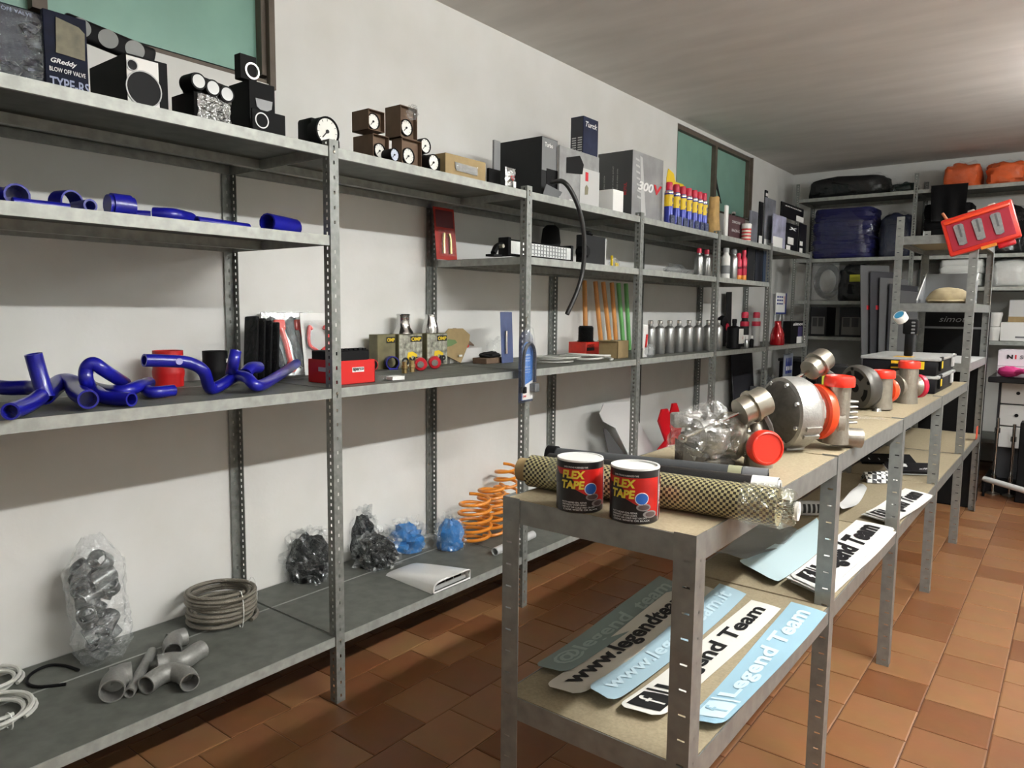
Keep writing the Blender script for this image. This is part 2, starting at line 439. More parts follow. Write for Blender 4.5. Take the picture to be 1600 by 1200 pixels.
def panel_mesh(dx, L, lip=.034, m=SHELF):
    """folded sheet shelf, top at z=0, x from -dx to 0, y from 0 to L"""
    mb = MB(); t = .0015; r = .012
    mb.cur = 1; mb.box((-dx+.004, 0, -t), (-.004, L, 0)); mb.cur = 0; mb.box((-dx, 0, -t), (-dx+.004, L, 0)); mb.box((-.004, 0, -t), (0, L, 0))
    mb.box((-t, 0, -lip), (0, L, -t)); mb.box((-dx, 0, -lip), (-dx+t, L, -t))
    mb.box((-dx+t, 0, -lip), (-t, t, -t)); mb.box((-dx+t, L-t, -lip), (-t, L, -t))
    mb.box((-r, t, -lip), (-t, L-t, -lip+t)); mb.box((-dx+t, t, -lip), (-dx+r, L-t, -lip+t))
    o = mb.build('shelf_panel', [m, SHELFTOP], None, 0); me = o.data; bpy.data.objects.remove(o); return me
def put(name, me, parent, loc, rz=0):
    o = bpy.data.objects.new(name, me); COL.objects.link(o); o.parent = parent; o.location = Vector(loc)-parent.location
    o.rotation_euler = (0, 0, rz); return o
YS = [-.617, .497, 1.611, 2.725, 3.817, 4.955, 6.048, 7.14]
sh = thing('wall_shelving', 'long grey perforated steel shelving standing along the white left wall', 'shelving', (.31, 3.26, 0))
fm = upright_mesh(-1, 1, 2.0); bk = upright_mesh(1, -1, 2.0)
for y in YS: put('upright', fm, sh, (XF, y-.004, 0)); put('upright', bk, sh, (.008, y, 0))
pm = {}
def shelf(i, z):
    L = round(YS[i+1]-YS[i]-.010, 3)
    for d, xx in ((.196, .206), (.405, .613)):
        if (d, L) not in pm: pm[(d, L)] = panel_mesh(d, L)
        put('shelf_panel', pm[(d, L)], sh, (xx, YS[i]+.005, z))
for i in range(7):
    for z in (ZT, ZM, ZL): shelf(i, z)
for i in (0, 1, 3, 4, 5): shelf(i, ZU)
# bolts on the post faces at each shelf
bolts = MB()
for y in YS[1:]:
    for z in (ZT-.017, ZM-.017, ZL-.017):
        bolts.lathe([(0, .003), (.004, .0025), (.006, 0)], 8, trl(XF-.31, y+.016-3.26, z) @ align((1,0,0)))
bolts.build('bolts', STEEL, sh, 30, kind='stuff')

# ---- the rivet bench down the middle of the room
BX0, BX1, BZ, BL = 1.68, 2.132, 1.022, .572
BY = [1.23, 2.213, 3.195, 4.205, 5.235]
bench = thing('workbench', 'long galvanised workbench with chipboard tops and a lower shelf, in the middle', 'workbench', (1.906, 3.2, 0))
SL = ((.05, .016, .0045, .38), (.05, .005, .007))
bl = upright_mesh(1, 1, BZ+.004, .045, SL, GALV2); br = upright_mesh(-1, 1, BZ+.004, .045, SL, GALV2)
for y in BY[:-1]: put('upright', bl, bench, (BX0, y, 0)); put('upright', br, bench, (BX1, y, 0))
def beam_x(xa, xb, h=.052):
    return MB().box((xa, 0, -h), (xb, .0025, 0)).box((xa, .0025, -h), (xb, .014, -h+.0025)).box((xa, .0025, -.020), (xb, .016, -.0175)).build('b', GALV2, None, 0).data
def beam_y(L, sx, h=.052):
    a, b = sorted((0, -.0025*sx)); a2, b2 = sorted((-.0025*sx, -.014*sx))
    return MB().box((a, 0, -h), (b, L, 0)).box((a2, 0, -h), (b2, L, -h+.0025)).box((a2, 0, -.020), (b2, L, -.0175)).build('b', GALV2, None, 0).data
def clear(me):
    for o in [o for o in bpy.data.objects if o.data is me]: bpy.data.objects.remove(o)
    return me
bmx = clear(beam_x(BX0+.003, BX1-.003))
for z in (BZ, BL):
    put('beam', bmx, bench, (0, BY[0]+.003, z))
    put('beam', bmx, bench, (0, BY[-1]-.02, z))
    for k in range(4):
        L = BY[k+1]-BY[k]-.004
        put('beam', clear(beam_y(L, 1)), bench, (BX1-.003, BY[k]+.004, z)); put('beam', clear(beam_y(L, -1)), bench, (BX0+.003, BY[k]+.004, z))
        MB().box((BX0+.007-1.906, BY[k]+.008-3.2, z-.0165), (BX1-.007-1.906, BY[k+1]-.003-3.2, z)).build('chipboard_top' if z == BZ else 'lower_board', BOARD, bench, 0)
# ---- the tall rack at the end of the bench
rack = thing('storage_rack', 'tall galvanised storage rack standing at the far end of the workbench', 'rack', (1.906, 5.74, 0))
RH = 2.05
rl = upright_mesh(1, 1, RH, .045, SL, GALV2); rr_ = upright_mesh(-1, 1, RH, .045, SL, GALV2)
rlb = upright_mesh(1, -1, RH, .045, SL, GALV2); rrb = upright_mesh(-1, -1, RH, .045, SL, GALV2)
RY0, RY1 = 5.238, 6.245
put('upright', rl, rack, (BX0, RY0, 0)); put('upright', rr_, rack, (BX1, RY0, 0)); put('upright', rlb, rack, (BX0, RY1, 0)); put('upright', rrb, rack, (BX1, RY1, 0))
for z in (1.925, 1.503, 1.135, .572):
    put('beam', bmx, rack, (0, RY0+.003, z)); put('beam', bmx, rack, (0, RY1-.006, z))
    L = RY1-RY0-.01
    put('beam', clear(beam_y(L, 1)), rack, (BX1-.003, RY0+.005, z)); put('beam', clear(beam_y(L, -1)), rack, (BX0+.003, RY0+.005, z))
    MB().box((BX0+.007-1.906, RY0+.01-5.74, z-.0165), (BX1-.007-1.906, RY1-.01-5.74, z)).build('rack_board', LGREY if z == 1.135 else BOARD, rack, 0)
# ---- shelving across the back wall
bs = thing('back_shelving', 'grey steel shelving crossing the back wall under the ceiling', 'shelving', (1.87, 8.2, 0))
BXS = [.24, 1.33, 2.42, 3.51]; BF, BB = 7.9, 8.47
u1 = upright_mesh(1, 1, 2.76); u2 = upright_mesh(1, -1, 2.76)
for x in BXS: put('upright', u1, bs, (x-.02, BF, 0)); put('upright', u2, bs, (x-.02, BB, 0))
pb = panel_mesh(BB-BF-.01, 1.08)
for i, zs in enumerate(((2.605, 1.99, 1.56, 1.197, .3), (2.605, 1.985, 1.69, 1.2, .3), (2.605, 1.99, 1.69, 1.2, .3))):
    for z in zs: put('shelf_panel', pb, bs, (BXS[i]+.003, BF+.004, z), -PI/2)

# ================================================================== things on the wall shelving
HP = PI/2
def slot(pl, pm, pr, pt, xf, zs, py=None):
    """size and base of a box that faces the room: back-left edge, front-left edge, front-right edge, top (pixels)"""
    py = pt if py is None else py
    ya = at(pm, py, x=xf).y; yb = at(pr, py, x=xf).y
    d = .1 if pl is None else xf-at(pl, py, y=ya).x
    return Vector((xf, (ya+yb)/2, zs)), yb-ya, d, at(pm, pt, x=xf).z-zs
def carton(name, label, cat, s, m, group=None, r=.0015, rz=0.0):
    loc, w, d, h = s
    t = thing(name, label, cat, loc, HP+rz, group)
    MB().rbox((-w/2, 0, 0), (w/2, d, h), r, 1).build('carton', m, t)
    return t, w, d, h
def disc(mb, c, r, y=-.001, ri=0, n=28):
    """flat disc or ring printed on / set in a front face"""
    T = trl(c[0], y, c[1]) @ rotm('X', HP)
    return mb.lathe([(ri, -.0005), (r, -.0005), (r, .0005), (ri, .0005)], n, T, closed=True) if ri else mb.lathe([(r, -.0005), (r, .0005)], n, T)
def gauge(parent, c, r, y, rim=BLACK, face=CREAM, dep=.03, name='gauge'):
    """round instrument set in a front face: housing, pale dial, needle"""
    T = trl(c[0], y, c[1]) @ rotm('X', HP)
    g = MB().lathe([(0, -.0008), (r*.86, -.0008), (r*.9, .006), (r, .004), (r, -dep), (0, -dep)], 28, T).build(name, rim, parent)
    MB().lathe([(0, .0005), (r*.88, .0005)], 28, T).build('dial', face, g)
    n = MB().box((-r*.04, -r*.15, .0012), (r*.04, r*.6, .002), T @ rotm('Z', 2.4)); n.lathe([(r*.13, .001), (r*.13, .004)], 12, T)
    for k in range(9):
        a = -2.2+4.4*k/8; n.box((-r*.015, r*.68, .001), (r*.015, r*.82, .0018), T @ rotm('Z', a))
    n.build('needle', INKK, g, 0)
    return g
CG = mat('carton_black', '09090a', .7, spec=.2, var=.15, scale=14)
# --- navy blow off valve boxes, far left
t, w, d, h = carton('valve_box', 'big navy box with a clear crinkled front, leftmost on the top shelf', 'box', slot(None, -52, 64, -12, .50, ZT), NAVY)
m = MB()
for k in range(7): m.blob((.05, .03, .035), .5, 4, k+3, 14, 9, M=trl(random.uniform(-.06, .07), -.004, .015+.019*k+.01*random.random()))
m.build('bagged_parts', mat('dark_metal_parts', '161a2c', .4, .4, var=.4, scale=40), t)
MB().sheet(lambda u, v: (-w*.47+w*.94*u, -.024+.006*noise.noise(Vector((u*6, v*6, 0))), .01+(h-.02)*v), 14, 14).build('clear_front', FILM, t)
lettering(t, [('BLOW OFF VALVE', 0, h-.012, w*.7, .009)], mat('pale_navy_ink', '6a7290', .6))
t, w, d, h = carton('valve_box', 'navy blow off valve box with cut-out window beside the big navy box', 'box', slot(66, 70, 137, 13, .53, ZT, 90), NAVY)
m = MB().prism([(-w*.25, .5*h), (w*.42, .48*h), (w*.44, .82*h), (w*.30, .88*h), (-w*.22, .93*h)], 0, .002, trl(0, -.0015, 0) @ rotm('X', HP)); m.build('window', mat('valve_tan', '544f3a', .5, .2, var=.3, scale=30), t, 0)
lettering(t, [('GReddy', -.008, .39*h, .062, .016)], INKW, bold=.02, shear=.3)
lettering(t, [('BLOW OFF VALVE', .0, .29*h, .086, .011)], INKW, bold=.01)
lettering(t, [('TYPE-RS', .004, .13*h, .095, .028)], mat('grey_navy_ink', '8f98b4', .6), bold=.02)
# --- black box with a white printed front and big speaker ring
t, w, d, h = carton('gauge_pod_box', 'black box with white front and one large black ring', 'box', slot(140, 197, 262, 82, .53, ZT, 120), CG)
MB().box((-w/2+.002, -.001, .008), (w*.27, 0, h-.006)).build('white_front_print', WHITE, t, 0)
m = MB(); disc(m, (-.012, .062), .05, -.003); m.build('ring_print', BLACK, t, 0)
m = MB(); disc(m, (-.012, .062), .0505, -.004, .047); disc(m, (-w*.36, h-.03), .016, -.004, .013); m.build('ring_trim', LGREY, t, 0)
m = MB(); disc(m, (-w*.36, h-.03), .015, -.003); m.build('knob_print', BLACK, t, 0)
# triple pod leaning behind it
p = at(190, 95, x=.40)
t = thing('gauge_pod', 'black three-hole gauge pod propped up on the white-fronted box', 'gauge pod', (.42, p.y-.04, ZT+h+.035), HP-.25)
m = MB().rbox((-.12, .02, 0), (.12, .05, .06), .012, 3, trl(0, 0, .0) @ rotm('Y', .22)); m.build('pod_body', BLACK, t)
for k in (-1, 0, 1):
    m = MB(); disc(m, (k*.07, 0), .026, .018); m.v = [tuple(trl(0, 0, .031) @ rotm('Y', .22) @ Vector(v)) for v in m.v]; m.build('lens', mat('smoky_lens', '8a8d8c', .15), t)
MB().box((-.135, .03, -.036), (-.10, .1, .03)).box((.07, .03, -.036), (.1, .06, .0)).build('bracket', WHITE, t, 0)
# --- triple pod in bag
t, w, d, h = carton('gauge_pod_box', 'black box holding a three-dial gauge pod, silver bag on its front', 'box', slot(268, 303, 358, 140, .55, ZT, 160), CG)
for k in range(3):
    T = trl(-w*.44+.045*k, -.008, h+.022-.008*k)
    MB().lathe([(.024, .01), (.026, 0), (.028, -.05)], 24, T @ rotm('X', HP)).build('pod_cup', BLACK, t)
    MB().lathe([(0, .011), (.019, .011)], 24, T @ rotm('X', HP)).build('dial', mat('frosted_dial', 'b9bcba', .3), t)
MB().rbox((-w*.62, 0, h-.01), (w*.5, .07, h+.045), .012, 2, rotm('Y', .12)).build('pod_body', BLACK, t)
MB().sheet(lambda u, v: (-w*.46+w*.94*u, -.012-.01*noise.noise(Vector((u*5, v*4, 2))), .004+(h-.012)*v), 16, 12).build('silver_bag', film('silver_bag', 'd8dada', .62, .08, 50, 1.0), t)
# --- stack of small ring boxes
t, w, d, h = carton('gauge_box', 'black gauge carton with a pale heart-shaped window under the little ring box', 'box', slot(358, 390, 430, 124, .53, ZT, 170), CG)
m = MB().prism([(0, .045), (.03, .06), (.034, .085), (-.028, .085), (-.024, .06)], 0, .001, trl(.002, -.0012, .035) @ rotm('X', HP)); m.build('window', mat('grey_window', '77797a', .2), t, 0)
base_h = h
t, w, d, h = carton('gauge_box', 'small black box with chrome ring on top of the stack', 'box', slot(366, 375, 401, 82, .52, ZT+base_h+.001, 100), CG)
m = MB(); disc(m, (.012, .03), .026, -.003, .020); m.build('ring', CHROME, t, 0)
t, w, d, h = carton('gauge_box', 'low black box with a white ring at the front of the stack', 'box', slot(392, 394, 446, 168, .60, ZT, 185), CG)
m = MB(); disc(m, (-w*.22, h*.52), .024, -.0015, .0205); m.build('ring_print', INKW, t, 0)
# --- grey box + tachometer
t, w, d, h = carton('grey_box', 'small grey box behind the white-faced tachometer', 'box', slot(466, 492, 505, 192, .44, ZT, 210), MGREY)
p = at(520, 214, x=.60)
t = thing('tachometer', 'black tachometer with a large white face by the shelf post', 'gauge', (.55, p.y, ZT), HP)
gauge(t, (0, .058), .050, -.02, dep=.045)
MB().rbox((-.045, .01, 0), (.045, .09, .105), .012, 2).build('casing', BLACK, t)
MB().rbox((.04, .0, 0), (.075, .05, .05), .012, 2).build('mounting_foot', BLACK, t)
# --- brown gauge boxes
def gbox(label, pl, pm, pr, pt, xf, z, gx, gz, gr, face=CREAM, m=KRAFT2, py=None):
    loc, w, d, h = slot(pl, pm, pr, pt, xf, z, py)
    t = thing('gauge_carton', label, 'box', loc, HP, 'brown boxes of round gauges on the top shelf')
    b = MB(); k = .002
    b.box((-w/2, 0, 0), (-w/2+k, d, h)); b.box((w/2-k, 0, 0), (w/2, d, h)); b.box((-w/2, 0, 0), (w/2, d, k)); b.box((-w/2, 0, h-k), (w/2, d, h)); b.box((-w/2, d-k, 0), (w/2, d, h))
    b.build('carton', m, t, 0)
    MB().box((-w/2+k, .02, k), (w/2-k, .024, h-k)).build('inner_card', KRAFT2, t, 0)
    gauge(t, (gx*w, gz*h), gr, .016, face=face)
    return h
h1 = gbox('brown gauge box, left of the lower row on the top shelf', 552, 583, 608, 208, .57, ZT, .06, .42, .028, py=230)
h2 = gbox('brown gauge box, right of the lower row on the top shelf', 612, 628, 659, 214, .57, ZT, -.05, .42, .032, py=235)
gbox('brown gauge box perched upper left in the pile', 550, 576, 601, 169, .56, ZT+max(h1, h2)+.001, -.05, .48, .030, py=190)
hh = gbox('tall brown gauge box perched upper right with crumpled plastic', 602, 626, 652, 163, .57, ZT+max(h1, h2)+.001, .0, .36, .032, py=190)
p = at(640, 178, x=.585)
tag(MB().blob((.05, .03, .055), .5, 4, 8, 18, 12).build('crumpled_film', FILMH), 'crumpled clear plastic in the mouth of the tall brown box', 'plastic film').location = (.60, p.y, ZT+max(h1, h2)+hh-.055)
def loose_gauge(label, px, py, r, x, face=CREAM, rx=.0):
    p = at(px, py, x=x); t = thing('loose_gauge', label, 'gauge', (x, p.y, p.z-r), HP+rx, 'loose round gauges on the top shelf')
    gauge(t, (0, r), r, 0, dep=.045, face=face); return t
loose_gauge('small loose gauge with bluish face between the brown boxes', 616, 242, .024, .60, mat('bluish_dial', 'b4bccc', .4))
loose_gauge('loose gauge in black rim on top of the right gauge pile', 664, 228, .030, .55)
loose_gauge('black loose gauge lying at the right end of the gauge pile', 677, 254, .032, .60)
t, w, d, h = carton('black_card_box', 'small black box under the loose rim gauge', 'box', slot(655, 657, 690, 240, .52, ZT, 250), CG)
# --- kraft box with clear window
t, w, d, h = carton('kraft_box', 'kraft box with a long clear window on the top shelf', 'box', slot(676, 696, 759, 238, .55, ZT, 262), KRAFT)
MB().prism([(-.062, .035), (.07, .03), (.072, .062), (-.072, .068), (-.07, .045)], 0, .002, trl(-.002, -.0015, 0) @ rotm('X', HP)).build('window', mat('window_dim', '6d6a64', .35, .2, var=.3, scale=40), t, 0)
MB().sheet(lambda u, v: (-.07+.14*u, -.006, .032+.034*v), 6, 3).build('window_film', FILMH, t)
# --- little black box + silver sachet
t, w, d, h = carton('black_card_box', 'little black box left of the big dark grey box', 'box', slot(760, 764, 782, 262, .54, ZT, 275), CG)
p = at(796, 288, x=.59)
t = thing('silver_sachet', 'shiny silver sachet beside the big dark grey box', 'sachet', (.59, p.y, ZT), HP)
MB().sheet(lambda u, v: (-.036+.072*u, -.004-.012*math.sin(PI*u)*math.sin(PI*v)+.006*noise.noise(Vector((u*6, v*6, 1))), .088*v), 14, 14, .002).build('pouch', mat('silver_foil', 'b4b6b6', .2, .9, bump=.8, scale=45), t)
MB().box((.012, -.014, .004), (.03, -.0125, .03)).build('label_sticker', WHITE, t, 0)
MB().tube([(-.012, -.018, .05), (0, -.02, .03), (.014, -.018, .052), (-.012, -.018, .05)], .0015, 6).build('red_mark', INKR, t)
# --- big dark grey box
t, w, d, h = carton('parts_box', 'large dark grey box with torn front opening and white logo', 'box', slot(775, 846, 871, 212, .50, ZT, 260), DGREY)
MB().box((-w*.48, -.001, h*.48), (w*.48, .0, h-.003)).build('grey_front_print', MGREY, t, 0)
MB().box((-w*.2, -.002, h*.22), (w*.5, -.0005, h*.52)).build('opening', BLACK, t, 0)
MB().sheet(lambda u, v: (-w*.5+w*u, -.002-.03*v, .005+.07*v*(1-.3*u)), 6, 4, .0015).build('torn_flap', MGREY, t, 0)
lettering(t, [('Turbo', -.012, h-.035, w*.5, .022)], INKW, bold=.02)
t2, w, d, h = carton('side_box', 'pale grey box standing behind the large dark grey box', 'box', slot(769, 772, 782, 218, .40, ZT, 260), MGREY)
# --- printer-like grey box
t, w, d, h = carton('grey_tool_box', 'grey box with a dark hole and red mark next to the dark grey box', 'box', slot(871, 874, 936, 226, .52, ZT, 270), mat('mottled_grey_card', '8c8d8c', .55, var=.2, scale=14))
MB().prism([(-w*.34, h*.55), (w*.05, h*.6), (w*.08, h*.78), (-w*.02, h*.92), (-w*.34, h*.82)], 0, .002, trl(0, -.0015, 0) @ rotm('X', HP)).build('hole', BLACK, t, 0)
MB().box((w*.0, -.003, 0), (w*.5, -.001, h*.72)).build('pale_print', LGREY, t, 0)
MB().box((w*.13, -.0045, h*.5), (w*.2, -.003, h*.66)).build('red_mark', INKR, t, 0)
MB().prism([(.045, .07), (.075, .075), (.08, .11), (.062, .125), (.046, .11)], 0, .001, trl(0, -.0035, 0) @ rotm('X', HP)).build('tan_print', mat('tan_print', '7c775f', .6), t, 0)
lettering(t, [('JFC', -w*.2, .022, .05, .018)], INKW, bold=.02)
# --- tall navy card
t, w, d, h = carton('display_card', 'tall narrow navy card with rows of writing standing above the boxes', 'card', slot(891, 911, 934, 180, .40, ZT+.003, 240), mat('navy_card', '262c44', .45, spec=.2, var=.3, scale=9))
MB().sheet(lambda u, v: (-w/2-.001, .004+(d-.008)*u, h*.5+(h*.49)*v), 1, 1).build('dark_print', mat('dark_card', '2c2d33', .5), t, 0)
m = MB()
for k in range(11):
    for q in (0, 1): m.box((-w/2-.002, d*(.1+.45*q), h*.53+k*.013), (-w/2-.001, d*(.42+.45*q), h*.53+.006+k*.013))
m.build('text_lines', LGREY, t, 0)
lettering(t, [('Turck', 0, h-.04, w*.8, .03)], INKW, bold=.02, shear=.3)
MB().box((-w*.4, -.001, h*.5), (w*.4, 0, h*.62)).build('pale_print', LGREY, t, 0)
# --- oil carton
t, w, d, h = carton('oil_carton', 'large grey oil carton printed 300V on the top shelf', 'box', slot(934, 988, 1036, 233, .50, ZT, 280), mat('oil_carton_grey', '8f9090', .5, var=.25, scale=5))
MB().box((-w/2-.001, .001, .001), (-w/2, d-.001, h-.001)).build('dark_side_print', mat('oil_dark', '474848', .5), t, 0)
m = MB()
for k in range(7): m.prism([(-w*.42+k*.005, h*.9-k*.036), (-w*.3+k*.005, h*.885-k*.036), (-w*.29+k*.005, h*.855-k*.036), (-w*.42+k*.005, h*.87-k*.036)], 0, .0006, trl(0, -.001, 0) @ rotm('X', HP))
m.prism([(-w*.28, h*.95), (-w*.2, h*.93), (-w*.05, h*.1), (-w*.2, h*.08)], 0, .0006, trl(0, -.0006, 0) @ rotm('X', HP))
m.build('pale_stripes', mat('pale_stripe', 'b9bab9', .5), t, 0)
lettering(t, [('300', -w*.08, h*.52, w*.5, .055)], INKW, bold=.03, shear=.25)
lettering(t, [('V', w*.32, h*.52, w*.28, .06)], INKR, bold=.04, shear=.15)
mm = MB()
for k, (yy, zz, ln) in enumerate(((.10, .6, .12), (.13, .6, .16), (.19, .52, .12))):
    mm.text('8100 X-MAX SYNTHETIC'[:14+k], ln, .008, fn=lambda a, b, yy=yy, zz=zz: (-w/2-.0022, yy+b, h*zz+a))
mm.build('side_lettering', LGREY, t, 0)
mm = MB().text('MOTUL', .07, .02, fn=lambda a, b: (-w/2-.0022, .045+b, h*.45+a), bold=.02); mm.build('side_logo', INKR, t, 0)
# --- white box
t, w, d, h = carton('white_box', 'plain white box in front of the grey oil carton', 'box', slot(934, 958, 974, 295, .575, ZT, 315), WHITE)
# --- lubricant cans
CANS = mat('lube_can_label', '2a3690', .3, .2)
def lube(label, px, pt, x, first=None):
    p = at(px, pt, x=x)
    if first is not None: return dup(first, (x, p.y, ZT), None, label)
    t = thing('spray_can', label, 'spray can', (x, p.y, ZT), HP, 'blue and yellow spray cans on the top shelf')
    h = p.z-ZT; r = .029
    MB().lathe([(0, .004), (r, .0), (r, h*.76), (r*.9, h*.8), (r*.55, h*.83)], 20).build('can', CANS, t)
    MB().lathe([(r*1.01, h*.44), (r*1.015, h*.45), (r*1.015, h*.7), (r*1.01, h*.71)], 20).build('yellow_band', YELLOW, t)
    MB().lathe([(r*.72, h*.8), (r*.75, h*.84), (r*.75, h*.98), (r*.68, h)], 20).build('cap', mat('crimson_cap', 'c02440', .4), t)
    MB().lathe([(r*1.01, h*.74), (r*1.02, h*.75), (r*.93, h*.8)], 20).build('shoulder', CHROME, t)
    m = MB(); m.text('WD', r*.8, r*1.1, fn=lambda a, b: (1.03*r*math.sin(a/r), -1.03*r*math.cos(a/r), h*.58+b), bold=.03); m.text('40', r*.7, r*.7, fn=lambda a, b: (1.03*r*math.sin(a/r), -1.03*r*math.cos(a/r), h*.47+b), bold=.03)
    m.build('lettering', INKB, t, 0)
    MB().box((-r*1.02, -r*1.06, 0), (r*1.02, -r*1.0, h*.24)).build('tray_front', mat('tray_navy', '3c4460', .5), t, 0)
    m = MB(); disc(m, (0, h*.12), r*.5, -r*1.08, r*.35); m.build('tray_mark', mat('tray_mark', '6a7088', .5), t, 0)
    return t
xs = [1046, 1057, 1067, 1076, 1085, 1093, 1100]
names = ['first', 'second', 'third', 'fourth', 'fifth', 'sixth', 'seventh']
f0 = None
for k, px in enumerate(xs):
    o = lube('%s blue and yellow spray can counted from the 300V carton' % names[k], px, 285+k*2.3, .54, f0)
    if f0 is None: f0 = o
p = at(1047, 262, x=.40)
t = thing('shop_card', 'yellow display card rising behind the spray cans', 'card', (.42, p.y+.06, ZT), HP)
MB().prism([(-.15, 0), (.15, 0), (.15, .30), (.10, .33), (-.02, .33), (-.05, .38), (-.13, .40), (-.15, .34)], 0, .004, rotm('X', HP)).build('card', YELLOW, t, 0)
MB().lathe([(0, 0), (.028, 0), (.028, .03), (0, .04)], 14, trl(-.1, -.04, .25)).build('red_blob', RED, t)
# --- kraft cone / bag, thin panels
p = at(1120, 372, x=.56)
t = thing('paper_bag', 'crumpled brown paper bag standing after the spray cans', 'bag', (.53, p.y, ZT), HP)
def bag(u, v):
    a = 2*PI*u; k = 1+.12*noise.noise(Vector((math.cos(a)*2, math.sin(a)*2, v*3)))
    return (.062*math.cos(a)*k*(1-.25*v), .045*math.sin(a)*k*(1-.3*v), .27*v+.01*noise.noise(Vector((a, v, 3))))
MB().sheet(bag, 24, 12).build('bag_body', mat('paper_bag', 'a98a55', .8, var=.2, scale=20, bump=.4), t)
t, w, d, h = carton('thin_panel', 'thin white panel standing edge-on near the green window', 'panel', slot(1131, 1134, 1138, 320, .56, ZT, 345), WHITE)
t, w, d, h = carton('maroon_box', 'dark maroon box with white writing near the green window', 'box', slot(1136, 1139, 1164, 335, .53, ZT, 355), mat('maroon_card', '4a3034', .5, var=.2, scale=10))
lettering(t, [('SIMONI', -.03, h*.75, w*.5, .02), ('RACING', -.03, h*.4, w*.5, .02)], LGREY, bold=.02)
p = at(1150, 335, x=.50); t = thing('chrome_ornament', 'small chrome ornament on top of the maroon box', 'ornament', (.48, p.y, ZT+h+.001), HP)
MB().lathe([(.02, 0), (.012, .015), (.02, .03), (.014, .045), (0, .048)], 14).build('knob_body', CHROME, t)
p = at(1168, 365, x=.58)
t = thing('wax_jar', 'red and white striped jar at the shelf edge', 'jar', (.57, p.y, ZT), HP)
MB().lathe([(.035, 0), (.035, .12), (.03, .125)], 20).build('jar', mat('cream_label', 'd0cbb8', .4), t)
MB().lathe([(.038, .1), (.038, .13), (.034, .135), (0, .135)], 20).build('lid', WHITE, t)
m = MB()
for k in range(4): m.lathe([(.0355, .01+.025*k), (.0358, .011+.025*k), (.0358, .02+.025*k), (.0355, .021+.025*k)], 20)
m.build('red_stripes', INKR, t)
# --- black and white cartons at the end
BWC = mat('carton_bw', '0a0a0d', .4, spec=.2, var=.3, scale=12); BWG = mat('carton_grad', '6a6c74', .4, var=.5, scale=8)
def bw(label, pl, pm, pr, pt, xf, zz, m, whites=(), text=None, py=None):
    t, w, d, h = carton('parts_carton', label, 'box', slot(pl, pm, pr, pt, xf, zz, py), m, 'black and white cartons at the far end of the top shelf')
    q = MB()
    for a, b, c, e in whites: q.box((w*(a-.5), -.0015, h*b), (w*(c-.5), 0, h*e))
    if whites: q.build('white_print', WHITE, t, 0)
    if text: lettering(t, [text if len(text) == 5 else (text[0], 0, h*.82, w*.75, h*.1)], INKW, bold=.02, shear=.2, y=-.003)
    return h
bw('grey can carton nearest the striped jar', 1170, 1172, 1184, 328, .52, ZT, BWG, py=350)
bw('tall thin black carton by the striped jar', 1184, 1186, 1192, 314, .50, ZT, BWC, [(.1, 0, .9, .25)], py=350)
bw('tall grey blended carton in the middle of the end group', 1193, 1195, 1211, 307, .50, ZT, BWG, [(0, 0, 1, .18)], py=350)
bw('little dark box topping the tall grey carton', 1193, 1195, 1199, 296, .42, ZT+.02, BWC, [(.1, .9, .9, .95)], py=330)
bw('blue-topped white carton in the end group', 1206, 1208, 1228, 333, .56, ZT, mat('carton_lilac', '9a9bb0', .4, var=.4, scale=9), [(0, .05, .75, .35)], py=360)
hb = bw('lower black carton at the very end of the top shelf', 1227, 1229, 1247, 347, .57, ZT, BWC, [(0, .0, .35, .2), (.1, .25, .6, .5)], ('x',), py=370)
hb = bw('second lowest black carton with white logo at the shelf end', 1247, 1249, 1260, 348, .55, ZT, BWC, [(.1, .05, .5, .2), (.1, .28, .5, .42)], py=370)
bw('upper black carton with white logo at the shelf end', 1219, 1221, 1256, 314, .53, ZT+hb+.012, BWC, [(.66, .02, 1, .4)], ('simota',), py=330)

# ================================================================== upper shelf (z = ZU): blue hoses, light bar, bottles
def hose(label, pts, r, x=None, z=None, group='blue silicone hoses', n=14, m=BLUE, name='silicone_hose', hollow=.005, rf=None, sub=6):
    """hose through pixels with given heights: pts of (px, py, x) or world points"""
    P = [at(p[0], p[1], x=p[2]) if p[0] > 20 or p[1] > 20 else Vector(p) for p in pts]
    c = sum(P, Vector())/len(P); zmin = min(p.z for p in P)-r
    t = thing(name, label, 'hose', (c.x, c.y, zmin), 0, group)
    Q = [p-Vector((c.x, c.y, zmin)) for p in smoothpath(P, sub)]
    MB().tube(Q, r, n, hollow=hollow, rf=rf).build('hose_body', m, t)
    return t
def W3(px, y_or_x, r, z): return None
def lying(label, a, b, r, z, lift=0.0, bend=None, **k):
    """hose lying on a shelf between two pixels (px, x) at height z"""
    pts = []
    for px, x in ([a, bend, b] if bend else [a, b]):
        # find y on that x so that the pixel column matches
        lo, hi = -1.0, 9.0
        for _ in range(40):
            mid = (lo+hi)/2; d = Vector((x, mid, z))-CAM; zz = d.dot(FW)
            u = 800+F_PX*d.dot(RT)/zz if zz > .05 else -9e3
            lo, hi = (mid, hi) if u < px else (lo, mid)
        pts.append((x, lo, z+r+lift))
    return hose(label, pts, r, **k)
lying('blue hose elbow at the far left of the upper shelf', (-30, .42), (28, .50), .030, ZU, bend=(10, .40))
lying('long thin blue hose lying on the upper shelf', (20, .50), (108, .50), .012, ZU)
p = at(108, 302, x=.40)
t = thing('hose_ring', 'short blue hose ring lying open at left on the upper shelf', 'hose', (.42, p.y, ZU), HP+.3, 'blue silicone hoses')
MB().pipe((0, 0, .036), (0, .05, .036), .036, .031, 24).build('hose_body', BLUE, t)
lying('short blue hose stub pointing at the room on the upper shelf', (118, .46), (142, .55), .018, ZU)
